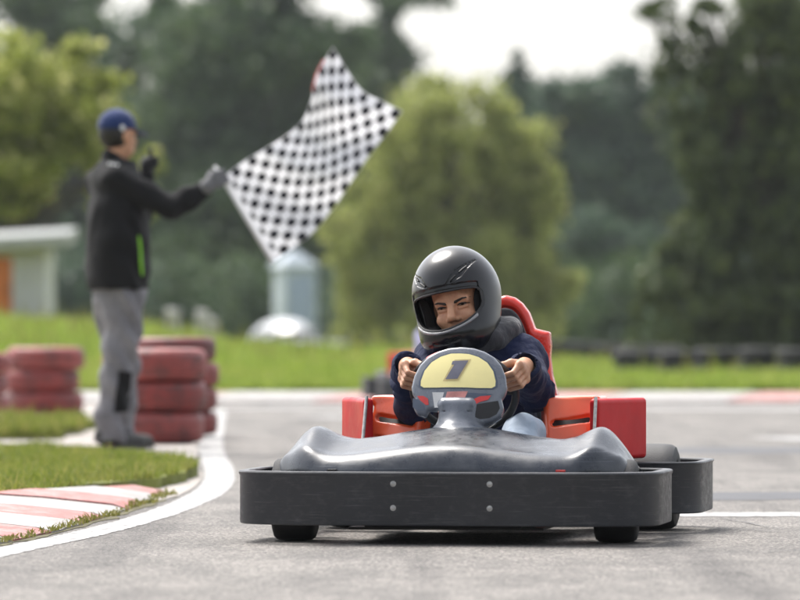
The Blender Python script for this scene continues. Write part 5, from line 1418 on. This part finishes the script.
mk('weeping_tree', 'large dark weeping tree hanging over the black tyre wall', 770, 92,
   [(770, 20, 55, 40), (705, 20, 34, 24), (660, 8, 22, 14), (830, 60, 70, 70), (735, 85, 42, 45), (800, 140, 60, 60), (715, 170, 34, 50), (765, 220, 55, 55), (695, 245, 36, 40), (825, 250, 50, 60), (655, 290, 32, 34), (720, 300, 50, 40), (780, 305, 60, 40), (672, 60, 20, 26), (690, 120, 18, 30)], 30000, 0.15, M['leaf_weep'], 9, clumps=12, spread=0.28, strands=560, strand_len=(0.7, 2.0), droop=0.8, trunk_r=0.22)
# tree line closing the view
far = [(-30, 230, 40), (120, 235, 15), (290, 240, 30), (420, 245, 110), (500, 250, 118), (560, 240, 95), (625, 250, 88), (705, 245, 70), (790, 240, 30), (860, 235, 20), (200, 238, 20), (355, 242, 66)]
fl = ['grey-green tree far behind the hut', 'grey-green tree far behind the marshal', 'grey-green tree far behind the flag', 'low grey-green tree far behind the left half of the willow', 'low grey-green tree far behind the right half of the willow',
      'grey-green tree far behind the conifer', 'grey-green tree far behind the broad bluish tree', 'grey-green tree far behind the edge of the weeping tree', 'grey-green tree far behind the crown of the weeping tree',
      'grey-green tree far behind the trunk of the weeping tree', 'grey-green tree far behind the outstretched arm of the marshal', 'grey-green tree far behind the thin ragged tree']
for i, ((px, Y, ty), lb) in enumerate(zip(far, fl)):
    h_ = 340 - ty
    mk('distant_tree', lb, px, Y, [(px, ty + h_ * .18, 40, h_ * .2), (px - 25, ty + h_ * .45, 48, h_ * .25), (px + 28, ty + h_ * .5, 48, h_ * .25), (px, ty + h_ * .78, 62, h_ * .22)], 9000, 0.42, M['leaf_blue'], 30 + i, group='distant tree line', clumps=14, spread=0.40)
# undergrowth along the foot of the trees
def shrub(label, px, py, Y, rx, rz, n, size, mat_, seed):
    X = (px - 400) / F * Y; gz = float(ground_h(X, Y)); s_ = F / Y; rng = np.random.default_rng(seed)
    root = tag(empty('shrub', (X, Y, gz - 0.05)), label, 'shrub', 'undergrowth below the trees')
    h_ = max(0.6, W(px, py, Y).z - gz); nc = 16; d = rng.normal(size=(nc, 3)); d /= np.linalg.norm(d, axis=1)[:, None]; d[:, 2] = np.abs(d[:, 2])
    cc = d * np.array([rx / s_, rx / s_ * 0.8, h_]) * 0.8
    pts = np.concatenate([q + rng.normal(size=(n // nc, 3)) * np.array([rx / s_ * .3, rx / s_ * .3, h_ * .22]) for q in cc]); pts = pts[pts[:, 2] > 0.02]
    v, f = leaves(pts, size, rng); mesh_np('foliage', v, f, mat_, root)
    mb = MB()
    for q in cc[:6]: mb.tube([(0, 0, -0.05), tuple(q * 0.5), tuple(q)], [0.04, 0.03, 0.01], 6, False)
    mb.build('stem', M['bark'], root)
sh = [(90, 262, 150, 60, 'dark shrub behind the hut'), (165, 255, 152, 55, 'dark shrub behind the tyre stacks'), (235, 262, 155, 55, 'dark shrub left of the pale booth'), (345, 268, 150, 45, 'dark shrub right of the pale booth'),
      (565, 275, 150, 45, 'dark shrub behind the red backrest'), (640, 268, 140, 55, 'dark shrub left of the weeping tree'), (720, 285, 105, 60, 'dark shrub below the weeping tree'), (800, 290, 100, 60, 'dark shrub behind the far end of the black tyre wall'),
      (440, 300, 170, 60, 'dark shrub below the willow'), (10, 250, 150, 60, 'dark shrub behind the orange door')]
for i, (px, py, Y, rx, lb) in enumerate(sh): shrub(lb, px, py, Y, rx, 0, 4200, 0.22, M['leaf_dark'] if i % 3 else M['leaf_blue'], 70 + i)

# unseen trees added behind the camera to darken what the helmet and bodywork mirror
for i in range(11):
    X = -46 + 9.2 * i + random.uniform(-1.5, 1.5); Y = -30 - abs(i - 5) * -2.2 + random.uniform(-2, 2)
    b0 = (X, Y, -0.1)
    if i == 0:
        nt0 = tree('added_reflection_tree', 'unseen broad dark tree added behind the camera for reflections', b0, [(0, 0, 9, 3.6, 3.6, 3.0), (-2.2, 0.5, 6.5, 3.2, 3.0, 2.6), (2.3, -0.4, 6.2, 3.2, 3.0, 2.6), (0.3, 1.0, 4.0, 4.2, 3.2, 2.2)], 9000, 0.65, M['leaf_dark'], 90, group='trees added behind the camera for reflections', spread=0.42, trunk_r=0.3)
    else:
        c_ = copy_tree(nt0); c_.location = b0; c_.rotation_euler = (0, 0, i * 1.7)

# ------------------------------------------------------------------ the air between the trees
hz = MB().box((0, 118, 9), (70, 150, 10.1)).build('haze', None)
hz.data.materials.clear()
m = bpy.data.materials.new('haze'); m.use_nodes = True; m.node_tree.nodes.clear()
pv = m.node_tree.nodes.new('ShaderNodeVolumePrincipled'); ov = m.node_tree.nodes.new('ShaderNodeOutputMaterial')
pv.inputs['Density'].default_value = 0.00022; pv.inputs['Color'].default_value = (0.86, 0.92, 0.98, 1); pv.inputs['Anisotropy'].default_value = 0.2
m.node_tree.links.new(pv.outputs[0], ov.inputs['Volume']); hz.data.materials.append(m)
tag(hz, 'thin pale haze hanging in the air over the track', 'haze', kind='stuff')
